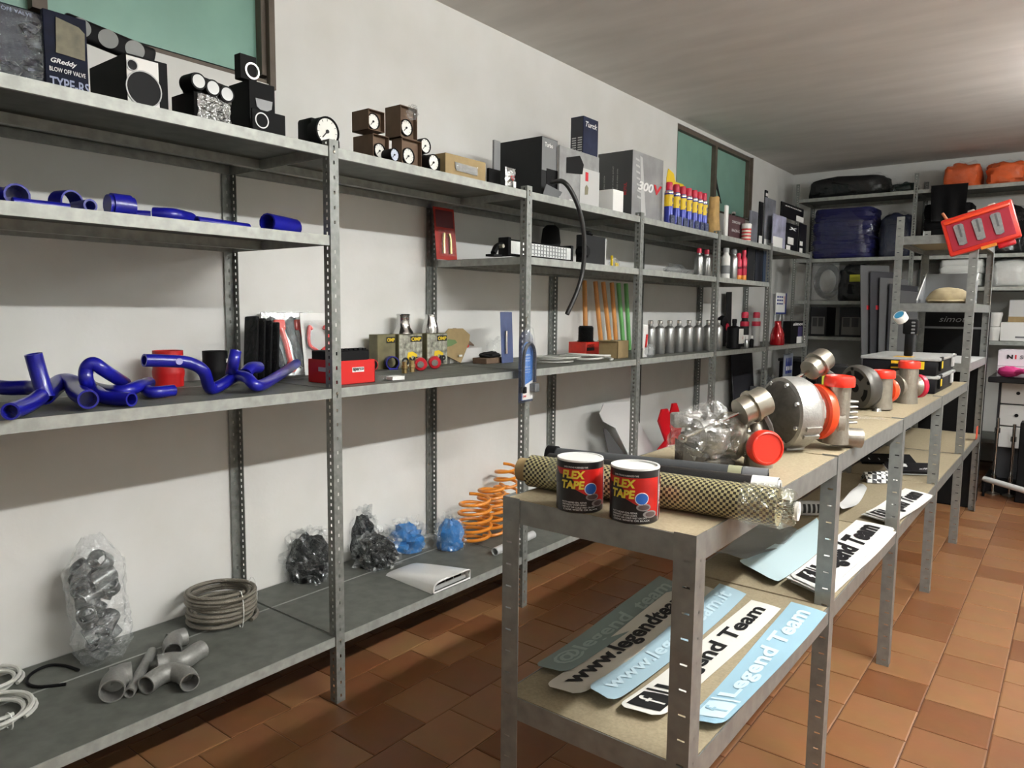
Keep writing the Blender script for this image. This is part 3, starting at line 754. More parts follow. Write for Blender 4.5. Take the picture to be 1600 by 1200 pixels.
lying('fat blue hose piece with a side port on the upper shelf', (174, .50), (203, .50), .033, ZU)
lying('thin blue hose stub lying near the side-port piece', (208, .50), (236, .52), .013, ZU)
lying('blue bent hose of medium size on the upper shelf', (240, .50), (298, .48), .020, ZU, bend=(272, .53))
lying('long tapering blue hose near the shelf post', (308, .52), (388, .48), .013, ZU)
t = lying('fat blue tee hose with open mouth at the right of the upper shelf', (418, .52), (460, .46), .031, ZU)
p = at(448, 327, x=.5)
# --- red blister pack
p = at(708, 397, x=.16)
t = thing('blister_pack', 'red blister card leaning on the wall beside the light bar', 'blister pack', (.12, p.y, ZU), HP, rot=(-.10, 0, HP))
w, h = .15, .26
MB().rbox((-w/2, 0, 0), (w/2, .003, h), .008, 2).build('card', mat('red_card', 'b03024', .5, var=.15, scale=12), t)
MB().rbox((-w*.42, -.002, h*.62), (w*.42, 0, h*.95), .004).build('dark_print', mat('dark_red_print', '5a2428', .5), t)
m = MB(); m.tube([(-.03, -.01, .03), (-.028, -.012, .10), (-.02, -.012, .13)], .008, 8); m.tube([(.02, -.01, .03), (.022, -.012, .10), (.014, -.012, .13)], .008, 8); m.build('bulbs', GOLD, t)
MB().rbox((-w*.4, -.022, .015), (w*.4, -.001, h*.58), .01, 2).build('blister', FILM, t)
# --- LED light bar
pa, pb_ = at(795, 385, x=.50), at(893, 388, x=.50)
t = thing('light_bar', 'long LED light bar with ribbed reflector on the upper shelf', 'light bar', (.50, (pa.y+pb_.y)/2, ZU), HP)
L = (pb_.y-pa.y)/2; h = .075
MB().rbox((-L, 0, .012), (L, .05, .012+h), .004, 1).build('housing', BLACK, t)
MB().box((-L+.004, -.003, .02), (L-.004, 0, .004+h)).build('reflector', mat('reflector_chrome', 'dcdedc', .3, .35, bump=.4, scale=60), t, 0)
for k in range(22):
    pass
ribs = MB()
for k in range(14): ribs.box((-L*.45+k*L*.095, -.006, .022), (-L*.45+k*L*.095+.003, -.003, .002+h))
for q in range(3): ribs.box((-L*.45, -.007, .03+.018*q), (L*.8, -.004, .034+.018*q))
ribs.build('lens_ribs', mat('lens_grey', '8f9290', .3), t, 0)
for s in (-1, 1):
    e = MB().rbox((s*L-.012, -.006, .006), (s*L+.012, .056, .02+h), .004).build('end_cap', BLACK, t)
m = MB().tube(smoothpath([(-L, .03, .06), (-L-.05, .03, .05), (-L-.09, .02, .014)], 5), .014, 8); m.box((-L-.11, .0, 0), (-L-.05, .05, .01)); m.build('bracket', BLACK, t)
MB().cyl((-L-.045, -.004, .05), (-L-.045, .02, .05), .009, n=12).build('bracket_bolt', STEEL, t)
# --- dark box with pump
t, w, d, h = carton('pump_box', 'grey box with a black round pump on its left, upper shelf', 'box', slot(900, 912, 947, 366, .50, ZU, 390), DGREY)
MB().lathe([(.03, 0), (.034, .01), (.034, .05), (.024, .06), (0, .06)], 20, trl(-w/2-.02, .02, .07) @ rotm('X', HP)).build('pump', BLACK, t)
MB().box((w/2-.012, -.001, .005), (w/2, 0, h-.005)).build('edge_print', LGREY, t, 0)
MB().blob((.06, .04, .03), .5, 4, 5, 14, 9, M=trl(0, .05, h)).build('black_fittings', BLACK, t)
p = at(965, 405, x=.52)
t = thing('fitting_bag', 'yellow and white bag of fittings at the end of the upper shelf', 'bag', (.50, p.y, ZU), HP)
MB().blob((.075, .05, .055), .5, 3, 9, 20, 14, flat=.4).build('bag_body', FILMH, t)
m = MB(); m.box((-.045, -.01, 0), (-.035, 0, .07)); m.box((-.02, -.02, .002), (.012, -.016, .03)); m.build('yellow_card', YELLOW, t, 0)
m = MB()
for k in range(4): m.cyl((-.02+.014*k, .0, .01), (-.03+.016*k, .005, .06), .006, n=8)
m.build('fittings', STEEL, t)
p = at(865, 365, x=.12)
t = thing('intake_sleeve', 'black sleeve hanging at the back of the upper shelf', 'sleeve', (.10, p.y, ZU), HP)
MB().lathe([(.045, 0), (.05, .1), (.06, .16), (.05, .24), (.03, .26)], 18).build('sleeve_body', BLACKM, t)
# --- black hose hanging from the top shelf in an arc
P = [at(862, 285, x=.58), at(880, 284, x=.68), at(895, 303, x=.72), at(907, 335, x=.74), at(913, 375, x=.74), at(911, 420, x=.73), at(902, 455, x=.72), at(886, 491, x=.70)]
c = P[0].copy()
t = thing('rubber_hose', 'black rubber hose hanging in an arc from the top shelf', 'hose', c)
MB().tube([q-c for q in smoothpath(P, 6)], .0115, 10, hollow=.003).build('hose_body', mat('black_hose', '1d1c1b', .45), t)
# --- bottles and cans on the upper shelf, bays past the middle
def bottle(label, px, x, z, r, h, m, capm=None, caph=.03, neck=.45, group=None, name='bottle', band=None, cat='bottle', sh=.8):
    lo, hi = 2., 9.
    for _ in range(40):
        mid = (lo+hi)/2; d = Vector((x, mid, z))-CAM; u = 800+F_PX*d.dot(RT)/d.dot(FW); lo, hi = (mid, hi) if u < px else (lo, mid)
    t = thing(name, label, cat, (x, lo, z), HP, group)
    MB().lathe([(r*.9, 0), (r, .006), (r, h*sh), (r*.85, h*(sh+.06)), (r*neck, h*(sh+.11)), (r*neck, h)], 20).build('body', m, t)
    if capm: MB().lathe([(r*neck*1.15, h-.004), (r*neck*1.15, h+caph*.8), (r*neck*.9, h+caph), (0, h+caph)], 18).build('cap', capm, t)
    if band:
        for (a, b, mm_) in band: MB().lathe([(r*1.0, h*a), (r*1.015, h*a+.001), (r*1.015, h*b-.001), (r*1.0, h*b)], 20).build('label_band', mm_, t)
    return t
CRIM = mat('crimson_cap', 'c02440', .4)
SILV = mat('brushed_bottle', 'b4b6b4', .3, .8)
bottle('silver bottle with red cap, left of the pair on the upper shelf', 1091, .50, ZU, .03, .17, SILV, CRIM, .03, .5)
bottle('silver bottle with red cap, right of the pair on the upper shelf', 1103, .50, ZU, .03, .17, SILV, CRIM, .03, .5)
p = at(1040, 425, x=.2); t = thing('clear_bag', 'clear bag of white sheets lying on the upper shelf behind', 'bag', (.28, p.y, ZU), HP)
MB().blob((.32, .12, .10), .3, 3, 11, 24, 14, flat=.4).build('bag_body', FILMH, t); MB().rbox((-.13, -.02, .005), (.1, .03, .05), .01).build('sheets', LGREY, t)
bottle('white can with grey print, first can after the shelf post', 1133, .53, ZU, .032, .20, WHITE, LGREY, .03, .6, 'tins on the upper shelf', 'aerosol_can', [(.2, .5, MGREY)], 'can')
bottle('plain silver can second after the shelf post', 1145, .53, ZU, .032, .20, SILV, MGREY, .03, .6, 'tins on the upper shelf', 'aerosol_can', None, 'can')
REDOR = [(.02, .2, ORANGE), (.2, .78, CRIM), (.45, .55, INKK)]
bottle('red and orange can, left one of the two', 1153, .55, ZU, .024, .185, CRIM, CRIM, .02, .6, 'tins on the upper shelf', 'aerosol_can', REDOR, 'can')
bottle('red and orange can with red top, right one of the two', 1161, .55, ZU, .024, .205, CRIM, CRIM, .03, .6, 'tins on the upper shelf', 'aerosol_can', REDOR, 'can')
for k, px in enumerate((1168, 1181, 1193)):
    t, w, d, h = carton('dark_carton', ['leftmost', 'middle', 'rightmost'][k]+' of three dark upright cartons on the upper shelf', 'box', slot(px-2, px, px+11, 386+k*3, .52, ZU, 410), mat('dark_carton%d' % k, ('15161a', '1a1d28', '2c3c52')[k], .5))

# ================================================================== middle shelf (z = ZM)
def col(px, x, z):
    """point on the plane x at height z whose image column is px"""
    lo, hi = -1.0, 9.0
    for _ in range(40):
        mid = (lo+hi)/2; d = Vector((x, mid, z))-CAM; zz = d.dot(FW)
        u = 800+F_PX*d.dot(RT)/zz if zz > .05 else -9e3
        lo, hi = (mid, hi) if u < px else (lo, mid)
    return Vector((x, lo, z))
def onm(px, py, lo=.13, hi=.575):
    """spot on the middle shelf, kept clear of the wall and the front edge"""
    p = at(px, py, z=ZM)
    return p if lo <= p.x <= hi else col(px, min(max(p.x, lo), hi), ZM)
def pth(pts, zs):
    """(px, py, h) is a point h above the shelf; (px, py, 'x', X) lies on the plane x = X"""
    return [at(p[0], p[1], x=p[3]) if len(p) == 4 else at(p[0], p[1], z=zs+p[2]) for p in pts]
def hose2(label, pts, r, zs=ZM, extra=None, m=BLUE, ring=True, group='blue silicone hoses', n=16, sub=7, logo=None, name='silicone_hose', hollow=.005):
    P = pth(pts, zs); c = P[0].copy(); c.z = min(p.z for p in P)-r
    t = thing(name, label, 'hose', c, 0, group)
    S = smoothpath([p-c for p in P], sub)
    MB().tube(S, r, n, hollow=hollow).build('hose_body', m, t)
    for e in (extra or []): MB().tube(smoothpath([p-c for p in pth(e, zs)], sub), r, n, hollow=hollow).build('hose_branch', m, t)
    if logo is not None:
        k = logo; d = (S[k+1]-S[k]).normalized(); f = (CAM-(S[k]+c)); f = (f-d*f.dot(d)).normalized()
        MB().lathe([(.010, .0), (.010, .001)], 16, trl(S[k]+f*(r+.0002)) @ align(f)).build('logo_print', mat('pale_logo', 'a8a8d8', .5), t)
    return t
hose2('blue hose with one end sticking straight up, far left', [(52, 553, 'x', .40), (58, 575, 'x', .40), (66, 602, 'x', .41), (72, 622, .025)], .022)
hose2('blue hose running out of the frame at the left edge', [(-40, 600, .05), (10, 606, .045), (48, 606, .045), (70, 612, .04)], .021)
hose2('blue hose with its cut end nearest the left shelf edge', [(74, 607, .04), (60, 622, .03), (40, 634, .024), (16, 643, .024)], .021)
hose2('thick blue hose with an oval mouth at lower left', [(70, 618, .03), (95, 598, .05), (115, 600, .05), (120, 612, .035), (138, 624, .032)], .026)
hose2('blue hose bent into a tall hook in the left group', [(195, 599, .045), (165, 580, 'x', .47), (146, 568, 'x', .47), (135, 577, 'x', .46), (136, 597, 'x', .46), (150, 607, .03), (190, 612, .03), (217, 603, .04), (233, 598, .04)], .019)
hose2('short blue hose with round mouth beside the hook hose', [(150, 612, .03), (165, 621, .022), (206, 624, .022)], .020)
hose2('small blue elbow with round mouth beside the red coupler', [(226, 600, .03), (228, 609, .024), (240, 613, .022), (271, 610, .022)], .018)
hose2('long branched blue radiator hose across the middle shelf', [(225, 563, 'x', .50), (262, 564, 'x', .50), (295, 567, 'x', .51), (318, 580, 'x', .52), (328, 606, .022), (345, 602, .026), (368, 588, .05), (385, 590, .05), (403, 603, .024), (430, 590, .03), (463, 568, .05)], .019,
      extra=[[(368, 549, 'x', .49), (364, 570, 'x', .49), (360, 590, .035)]], logo=10)
hose2('blue hose end with dark mouth behind the branched hose', [(404, 574, 'x', .36), (392, 575, 'x', .40), (384, 584, 'x', .42)], .021)
def coupler(label, px, py, r, h, m, name='hose_coupler', grp=None, prof=None):
    p = onm(px, py); t = thing(name, label, 'coupler', p, HP, grp); pr_ = prof or [(r*.97, 0), (r, .01), (r, h*.22), (r*1.05, h*.33), (r*1.06, h*.42), (r, h*.52), (r, h)]
    MB().lathe(pr_+[(r*.9, h), (r*.9, h*.1), (0, h*.1)], 32, cap0=True).build('sleeve', m, t); return t
coupler('red silicone coupler standing behind the long blue hose', 264, 588, .050, .126, mat('red_silicone', 'b81414', .45))
t = coupler('black silicone coupler standing behind the long blue hose', 337, 585, .044, .118, BLACK)
MB().box((.02, -.0445, .075), (.034, -.037, .09)).build('label_sticker', WHITE, t, 0)
# --- black packs and cutter blisters
FOIL = mat('clear_foil_pack', 'b8baba', .14, .55, bump=.7, scale=35)
for k in range(4):
    p = onm(385+k*11.0, 583+k*2)
    t = thing('black_pack', ['first', 'second', 'third', 'fourth'][k]+' of the narrow black packs leaning behind the branched hose', 'pack', (p.x+.02, p.y, ZM), HP-.5, 'narrow black packs leaning in a row', rot=(-.16, -.05, HP-1.15))
    MB().rbox((-.03, 0, 0), (.03, .014, .25-.008*k), .006, 2).build('pack_body', BLACK, t)
    MB().sheet(lambda u, v: (-.031+.062*u, -.003-.004*noise.noise(Vector((u*4, v*8, k))), .25*v), 6, 12).build('film_wrap', film('dark_wrap', '9a9c9e', .10, .1, 40, 1), t)
for k, (px, py) in enumerate(((450, 588), (482, 583))):
    p = onm(px, py)
    t = thing('cutter_pack', ('left' if k == 0 else 'right')+' foil pack with a red-handled cutter on the middle shelf', 'blister pack', (p.x-.03, p.y, ZM), HP, 'foil packs with red-handled cutters', rot=(-.2, 0, HP-.12))
    h = .27
    MB().rbox((-.062, .012, 0), (.062, .02, h), .004, 1).build('backing', FOIL, t)
    bl_ = [(-.05, .23), (-.02, .25), (.0, .24), (-.012, .2), (-.005, .15), (.012, .10), (.02, .04), (.0, .03), (-.02, .06), (-.032, .12), (-.055, .19)]
    MB().prism(bl_, 0, .012, trl(-.006, .012, 0) @ rotm('X', HP)).build('blade', BLACK, t, 0)
    hd = MB().tube([(.012, -.002, .20), (.024, -.004, .14), (.032, -.004, .085), (.036, -.004, .06)], .012, 10)
    hd.rbox((-.018, -.012, .19), (.032, .01, .235), .008, 2); hd.tube(smoothpath([(.036, -.004, .065), (.028, -.004, .04), (.038, -.004, .022), (.052, -.004, .03)], 4), .010, 8)
    hd.build('red_handle', mat('orange_red_handle', 'd83a2c', .35, coat=.3), t)
    MB().sheet(lambda u, v: (-.064+.128*u, -.02-.008*noise.noise(Vector((u*5, v*9, k+4))), h*v), 10, 16).build('foil_film', FILM, t)
p = onm(528, 575, .2)
t = thing('pliers_pack', 'white blister card with red-handled pliers behind the red box', 'blister pack', (p.x-.08, p.y-.03, ZM), HP, rot=(-.12, 0, HP))
MB().rbox((-.075, 0, 0), (.075, .003, .26), .006, 2).build('card', WHITE, t)
for s in (-1, 1): MB().tube(smoothpath([(s*.012, -.012, .1), (s*.05, -.012, .13), (s*.042, -.012, .2), (s*.03, -.012, .19)], 5), .007, 8).build('plier_handle', RED, t)
MB().tube([(0, -.012, .1), (0, -.012, .05)], .012, 8).build('plier_jaws', STEEL, t)
MB().rbox((-.07, -.024, .02), (.07, 0, .23), .01, 2).build('blister', FILM, t)
# --- red box
p = onm(532, 602); q = at(586, 600, x=p.x); dq = p.x-at(482, 585, y=p.y).x
t = thing('red_box', 'red cardboard box with a small white logo, holding black parts', 'box', (p.x, (p.y+q.y)/2, ZM), HP); w = q.y-p.y; d = min(dq, .34); h = .088
RB = mat('red_card_box', 'c41a16', .4)
b = MB(); b.box((-w/2, 0, 0), (w/2, .002, h)); b.box((-w/2, d-.002, 0), (w/2, d, h)); b.box((-w/2, 0, 0), (-w/2+.002, d, h)); b.box((w/2-.002, 0, 0), (w/2, d, h)); b.box((-w/2, 0, 0), (w/2, d, .002)); b.build('tray', RB, t, 0)
MB().box((-.028, -.0015, .044), (.028, 0, .062)).build('logo_plate', WHITE, t, 0)
lettering(t, [('sparco', 0, .053, .05, .014)], INKK, bold=.03)
MB().box((-w/2-.0015, d*.35, .044), (-w/2, d*.35+.06, .06)).build('logo_plate', LGREY, t, 0)
m = MB().rbox((-w*.46, .01, .05), (w*.40, d*.5, .125), .004, 1); m.rbox((-w*.46, d*.52, .05), (w*.46, d*.95, .12), .004, 1)
for k in range(6): m.box((-w*.4+k*.022, .02, .125), (-w*.4+k*.022+.014, .05, .131))
m.build('black_parts', BLACK, t)
# --- lubricant boxes with printed faces
OMPB = mat('omp_box', '6b6648', .5, var=.25, scale=16); OMPF = mat('omp_front', 'b9b8a8', .5, col2='55554c', scale=38)
for k, (pl, pm_, pr_, pt, py, lab) in enumerate(((587, 590, 618, 523, 570, 'dark gold steering hub box, leftmost of the three printed boxes'), (618, 623, 660, 522, 573, 'printed hub box with comic art, middle of three'), (660, 667, 699, 521, 571, 'printed hub box with comic art, right one of three'))):
    b_ = onm(pm_, py); s = slot(pl, pm_, pr_, pt, b_.x-.02, ZM, 545)
    s = (s[0], s[1], max(.06, min(s[2], .12)), s[3])
    t, w, d, h = carton('hub_box', lab, 'box', s, OMPB, 'printed steering hub boxes')
    if k:
        MB().box((-w*.48, -.001, .004), (w*.48, 0, h-.004)).build('art_print', OMPF, t, 0)
        m = MB().prism([(-.03, .03), (.0, .02), (.004, .055), (.03, .05), (.034, .01), (.042, .06), (.01, .075), (-.02, .072)], 0, .001, trl(0, -.0012, 0) @ rotm('X', HP)); m.build('yellow_shape', YELLOW, t, 0)
        lettering(t, [('OMP', -.0, .028, w*.8, .042)], INKK, bold=.05)
    MB().box((-w*.02, -.002, h-.04), (w*.46, -.001, h-.012)).build('black_plate', INKK, t, 0)
    lettering(t, [('OMP', w*.22, h-.026, w*.42, .018)], YELLOW, bold=.04)
    if k:
        a = thing('reducer', ('stepped' if k == 1 else 'conical')+' polished aluminium hose reducer on the %s printed box' % ('middle' if k == 1 else 'right'), 'reducer', s[0]+Vector((-d/2, -.02, h+.0005)), 0)
        pr2 = [(.05, 0), (.046, .012), (.034, .03), (.031, .05), (.031, .085), (.034, .09), (.031, .094), (.028, .094), (.028, .02)] if k == 1 else [(.042, 0), (.042, .02), (.036, .05), (.026, .075), (.026, .092), (.022, .092), (.022, .02)]
        MB().lathe(pr2, 28).build('reducer_body', CHROME, a)
# --- small couplers, fittings, reels
def ring(label, px, py, r, w_, m, inner, rz, name='hose_coupler', group=None):
    p = onm(px, py); t = thing(name, label, 'coupler', p, rz, group)
    MB().pipe((0, -w_/2, r), (0, w_/2, r), r, r*.84, 28).build('sleeve', m, t); MB().pipe((0, -w_/2-.0005, r), (0, w_/2+.0005, r), r*.86, r*.78, 28).build('lining', inner, t)
    return t
t = ring('blue coupler with black lining on its side by the printed boxes', 612, 577, .031, .045, BLUE, BLACK, HP-.5)
MB().tube([(-.02, -.03, .004), (.02, -.035, .004)], .004, 8).build('clamp_tab', BLUE, t)
ring('red coupler lying behind the blue one', 580, 573, .027, .04, mat('red_silicone', 'b81414', .45), BLACK, HP-.4)
for k, (px, py) in enumerate(((632, 583), (644, 581))):
    p = onm(px, py); t = thing('brass_fitting', ('left' if k == 0 else 'right')+' of two small gold threaded fittings', 'fitting', p, 0, 'gold threaded fittings')
    MB().lathe([(.012, 0), (.012, .018), (.015, .02), (.015, .034), (.011, .036), (.011, .05), (.007, .05), (.007, .02)], 6 if k else 16).build('fitting_body', GOLD, t)
for k, (px, py) in enumerate(((657, 579), (679, 576))):
    p = onm(px, py); t = thing('polyurethane_bush', ('left' if k == 0 else 'right')+' of two red bushes with steel sleeves', 'bush', p, HP-.75, 'red bushes with steel sleeves')
    T = trl(0, 0, .030) @ rotm('X', HP)
    MB().lathe([(.010, .028), (.026, .026), (.030, .02), (.030, -.03), (.026, -.035), (0, -.035)], 28, T).build('bush_body', mat('red_poly', 'c01626', .3, coat=.3), t)
    MB().lathe([(.015, .03), (.015, .033), (.008, .033), (.008, .02)], 20, T).build('steel_sleeve', CHROME, t)
p = onm(618, 595); t = thing('clear_case', 'small clear plastic case with a white card inside', 'case', p, HP-.1)
MB().rbox((-.05, 0, 0), (.05, .05, .022), .004, 2).build('case_shell', FILM, t); MB().box((-.012, .002, .002), (.046, .045, .016)).build('white_card', WHITE, t, 0)
# --- torn open cardboard box
p = onm(715, 566)
t = thing('cardboard_box', 'torn open brown cardboard box lying beside the printed boxes', 'box', (p.x-.05, p.y+.04, ZM), HP-.1)
MB().prism([(-.10, .055), (.015, .0), (.10, .11), (.115, .15), (.07, .185), (-.03, .185), (-.125, .115)], 0, .004, trl(0, -.02, 0) @ rotm('X', HP-.25)).build('front_flap', KRAFT, t, 0)
MB().prism([(-.02, .18), (.08, .18), (.215, .085), (.21, .08), (.10, .11)], 0, .004, trl(0, .09, 0) @ rotm('X', HP)).build('back_panel', KRAFT2, t, 0)
MB().box((-.03, .01, 0), (.20, .10, .075)).build('inner_tray', WHITE, t, 0)
m = MB()
for k in range(4): m.blob((.03, .025, .02), .3, 4, k, 10, 8, M=trl(.02+.035*k, .05, .075))
m.build('red_contents', RED, t)
MB().prism([(-.08, .105), (-.05, .13), (.0, .125), (.01, .11), (-.03, .095), (-.06, .09)], 0, .001, trl(0, -.026, 0) @ rotm('X', HP-.25)).build('green_print', mat('green_print', '5f7a4a', .7), t, 0)
MB().box((-.0, -.0275, .035), (.022, -.024, .045)).build('white_sticker', WHITE, t, 0)
p = onm(772, 568); t = thing('flat_box', 'flat brown box with a black bag on it near the hanging blue pack', 'box', p, HP+.1)
MB().rbox((-.07, 0, 0), (.085, .09, .03), .003, 1).build('carton', KRAFT2, t); MB().blob((.14, .1, .03), .35, 3, 2, 20, 12, M=trl(.02, .04, .03), flat=.3).build('black_bag', BLACKM, t)
p = onm(795, 555); t = thing('film_bag', 'crumpled clear bag behind the hanging blue pack', 'bag', (p.x-.08, p.y, ZM), 0)
MB().blob((.12, .15, .12), .45, 3, 6, 22, 14, flat=.3).build('bag_body', FILM, t)
# --- hanging blue blister
p = at(823, 628, x=.66)
t = thing('pump_pack', 'blue blister pack with a grey siphon hose hanging on the shelf post', 'blister pack', (.655, p.y-.005, p.z), HP+.05)
hh = at(823, 505, x=.66).z-p.z; ww = .055
arch = lambda w_, z0, z1, n=14: [(-w_, z0), (w_, z0)]+[(w_*math.cos(PI*i/n), z1+w_*math.sin(PI*i/n)) for i in range(n+1)]
CARDB = mat('blue_pack_card', '3f74bd', .4, var=.1, scale=6)
MB().prism(arch(ww*.80, .01, hh-.13), 0, .003, trl(.006, -.004, 0) @ rotm('X', HP)).build('card', CARDB, t)
MB().prism([(-ww*.72, .075), (ww*.78, .10), (ww*.78, .012), (-ww*.78, .012)], 0, .001, trl(.006, -.008, 0) @ rotm('X', HP)).build('white_print', WHITE, t, 0)
lettering(t, [('UNIVERSAL', .0, hh-.145, .05, .007), ('FUEL TRANSFER', .0, hh-.16, .05, .005), ('PUMP SET', 0, hh-.172, .05, .005), ('MULTI USE', .0, hh-.20, .05, .005), ('6 MM 8 MM', 0, hh-.213, .05, .005), ('10 MM 12', 0, hh-.225, .05, .005)], INKW, y=-.0085)
lettering(t, [('OMP', -.02, .028, .03, .010)], INKR, y=-.0095, bold=.04)
MB().tube(smoothpath([(-.044, -.018, .06), (-.046, -.02, hh-.16), (-.03, -.022, hh-.11), (0, -.023, hh-.092), (.03, -.022, hh-.11), (.047, -.02, hh-.16), (.05, -.018, .09)], 6), .008, 10).build('siphon_hose', mat('siphon_grey', '3a3c44', .35), t)
MB().rbox((.02, -.04, .045), (.062, -.006, .085), .006, 2).build('pump_end', mat('pump_grey', '5a5c5e', .4), t); MB().rbox((-.05, -.03, .045), (-.03, -.006, .075), .004, 2).build('pump_end', BLACK, t)
MB().prism(arch(ww*1.05, 0, hh-.09), 0, .003, rotm('X', HP)).build('back_shell', film('blue_shell', '6a80b8', .35, .12, 30, .4), t)
MB().sheet(lambda u, v: ((u-.5)*2*ww*1.03*(1 if v < .62 else math.sqrt(max(.02, 1-((v-.62)/.38)**2))), -.036*math.sin(PI*min(max(u, .02), .98))**.35*(1 if .04 < v < .97 else .2), hh*v*.98), 16, 22).build('front_shell', film('pack_shell', 'e8eef0', .12, .08, 12, .3), t)
MB().tube([(0, .0, hh-.02), (0, .0, hh+.025), (0, -.012, hh+.03)], .0025, 6).build('hook', STEEL, t)
p = at(803, 540, x=.30); t = thing('blue_card', 'dark blue packaged card standing behind the post pack', 'card', (.26, p.y, ZM), HP, rot=(-.05, 0, HP))
MB().rbox((-.05, 0, 0), (.05, .004, .27), .004, 1).build('card', mat('slate_blue_card', '4a567c', .4, var=.2, scale=9), t)
MB().tube([(-.02, -.008, .05), (-.015, -.008, .17)], .007, 8).build('packed_part', CHROME, t)
# --- cable coils lying flat
def coil(name, label, c, r, rt, turns, m, zstep=.002, jit=.006, group=None, seed=1, sq=1.0, cat='cable', ties=0, rise=0):
    rnd = random.Random(seed); t = thing(name, label, cat, c, rnd.random(), group); pts = []
    n = 26
    for k in range(int(turns*n)):
        a = 2*PI*k/n; lvl = k/n
        rr = r*(1+.05*math.sin(lvl*2.7))+jit*math.sin(lvl*5.1)
        pts.append((rr*math.cos(a)+jit*math.sin(lvl*3.3), rr*sq*math.sin(a)+jit*math.cos(lvl*4.1), rt+zstep*lvl+rise*math.sin(a*.5+lvl)**2))
    MB().tube(pts, rt, 7).build('cable', m, t)
    for k in range(ties):
        a = -.4+k*1.3; MB().tube([(r*math.cos(a)+.018*math.cos(b)*math.cos(a), r*math.sin(a)+.018*math.cos(b)*math.sin(a), zstep*turns/2+rt+(zstep*turns/2+rt+.004)*math.sin(b)) for b in [2*PI*i/14 for i in range(14)]], .002, 5, closed=True).build('cable_tie', WHITE, t)
    return t
WCAB = mat('white_cable', 'c9c9c2', .4)
GCAB = mat('grey_cable', '9a9a92', .4)
coil('cable_coil', 'flat coil of pale grey cable on the middle shelf', col(864, .42, ZM), .12, .005, 4, GCAB, .007, .02, seed=2, sq=.8)
coil('cable_coil', 'loose loops of white cable at the middle shelf edge', col(918, .46, ZM)+Vector((0, 0, .002)), .125, .006, 3, WCAB, .008, .025, seed=3, sq=.7, rise=.01)
# --- red box with ribbed black hose, rods, kraft box
p = col(926, .27, ZM)
t = thing('red_carton', 'red printed carton carrying a ribbed black hose coil', 'box', (p.x, p.y, ZM), HP); w, h = .155, .088
MB().rbox((-w/2, 0, 0), (w/2, .13, h), .002, 1).build('carton', mat('red_carton_print', 'c02818', .4, var=.2, scale=18), t)
m = MB().box((-w*.45, -.0012, h*.4), (w*.1, 0, h*.62)); m.text('MAGIC', w*.5, h*.2, fn=lambda a, b: (-w*.15+a, -.002, h*.75+b)); m.build('black_print', INKK, t, 0)
a = thing('ribbed_hose', 'black ribbed hose section standing on the red printed carton', 'hose', (p.x-.05, p.y-.005, ZM+h+.001), 0)
prof = [(.05, 0), (.056, .004)]
for k in range(11): prof += [(.05, .006+k*.008), (.044, .010+k*.008)]
MB().lathe(prof+[(.04, .098), (.03, .098), (.03, .01)], 24).build('hose_body', RUBBER, a)
RODO = mat('orange_rod', 'd8944c', .4, var=.12, scale=8); RODG = mat('green_rod', '6cb464', .4, var=.12, scale=8)
for k, (pxt, pxb, m) in enumerate(((913, 916, RODO), (929, 941, RODO), (941, 955, RODO), (955, 964, RODO), (965, 975, RODG), (977, 984, RODG))):
    xb, xt = .085, .05
    A = at(pxb, 530, x=xb); B = at(pxt, 428, x=xt); A.z = ZM+.002; B = A+(B-A)*((ZU-.05-A.z)/(B.z-A.z))
    t = thing('plastic_rod', ['leftmost orange', 'second orange', 'third orange', 'rightmost orange', 'left green', 'right green'][k]+' plastic rod leaning on the wall', 'rod', A, 0, 'orange and green rods leaning on the wall')
    MB().tube([(0, 0, 0), (B-A)*.5, B-A], .0155, 12).build('rod_body', m, t); MB().cyl((B-A)*.995, (B-A)*1.004, .012, n=12).build('rod_end', m, t)
p = onm(978, 560); t = thing('open_kraft_box', 'small open kraft box beside the coloured rods', 'box', (p.x-.02, p.y-.0, ZM), HP)
w, d, h = .13, .13, .105; b = MB(); k = .003
b.box((-w/2, 0, 0), (w/2, k, h)); b.box((-w/2, d-k, 0), (w/2, d, h)); b.box((-w/2, 0, 0), (-w/2+k, d, h)); b.box((w/2-k, 0, 0), (w/2, d, h)); b.box((-w/2, 0, 0), (w/2, d, k))
b.box((-w/2-.02, .0, h-.004), (-w/2, d, h)); b.build('carton', KRAFT, t, 0)
m = MB()
for k in range(3): m.lathe([(.018, 0), (.018, .02), (0, .022)], 12, trl(-.03+.03*k, .05, h-.02))
m.build('fittings', STEEL, t)
p = at(1006, 545, x=.54); t = thing('clear_pack', 'clear pack with a red and white card behind the middle post', 'blister pack', (.55, p.y, ZM), HP)
MB().rbox((-.03, 0, .0), (.03, .004, .2), .003, 1).build('card', WHITE, t); MB().tube([(-.005, -.006, .06), (.008, -.006, .14)], .006, 8).build('red_part', RED, t); MB().blob((.08, .05, .08), .4, 3, 4, 16, 10, M=trl(0, -.03, 0)).build('film_bag', FILMH, t)
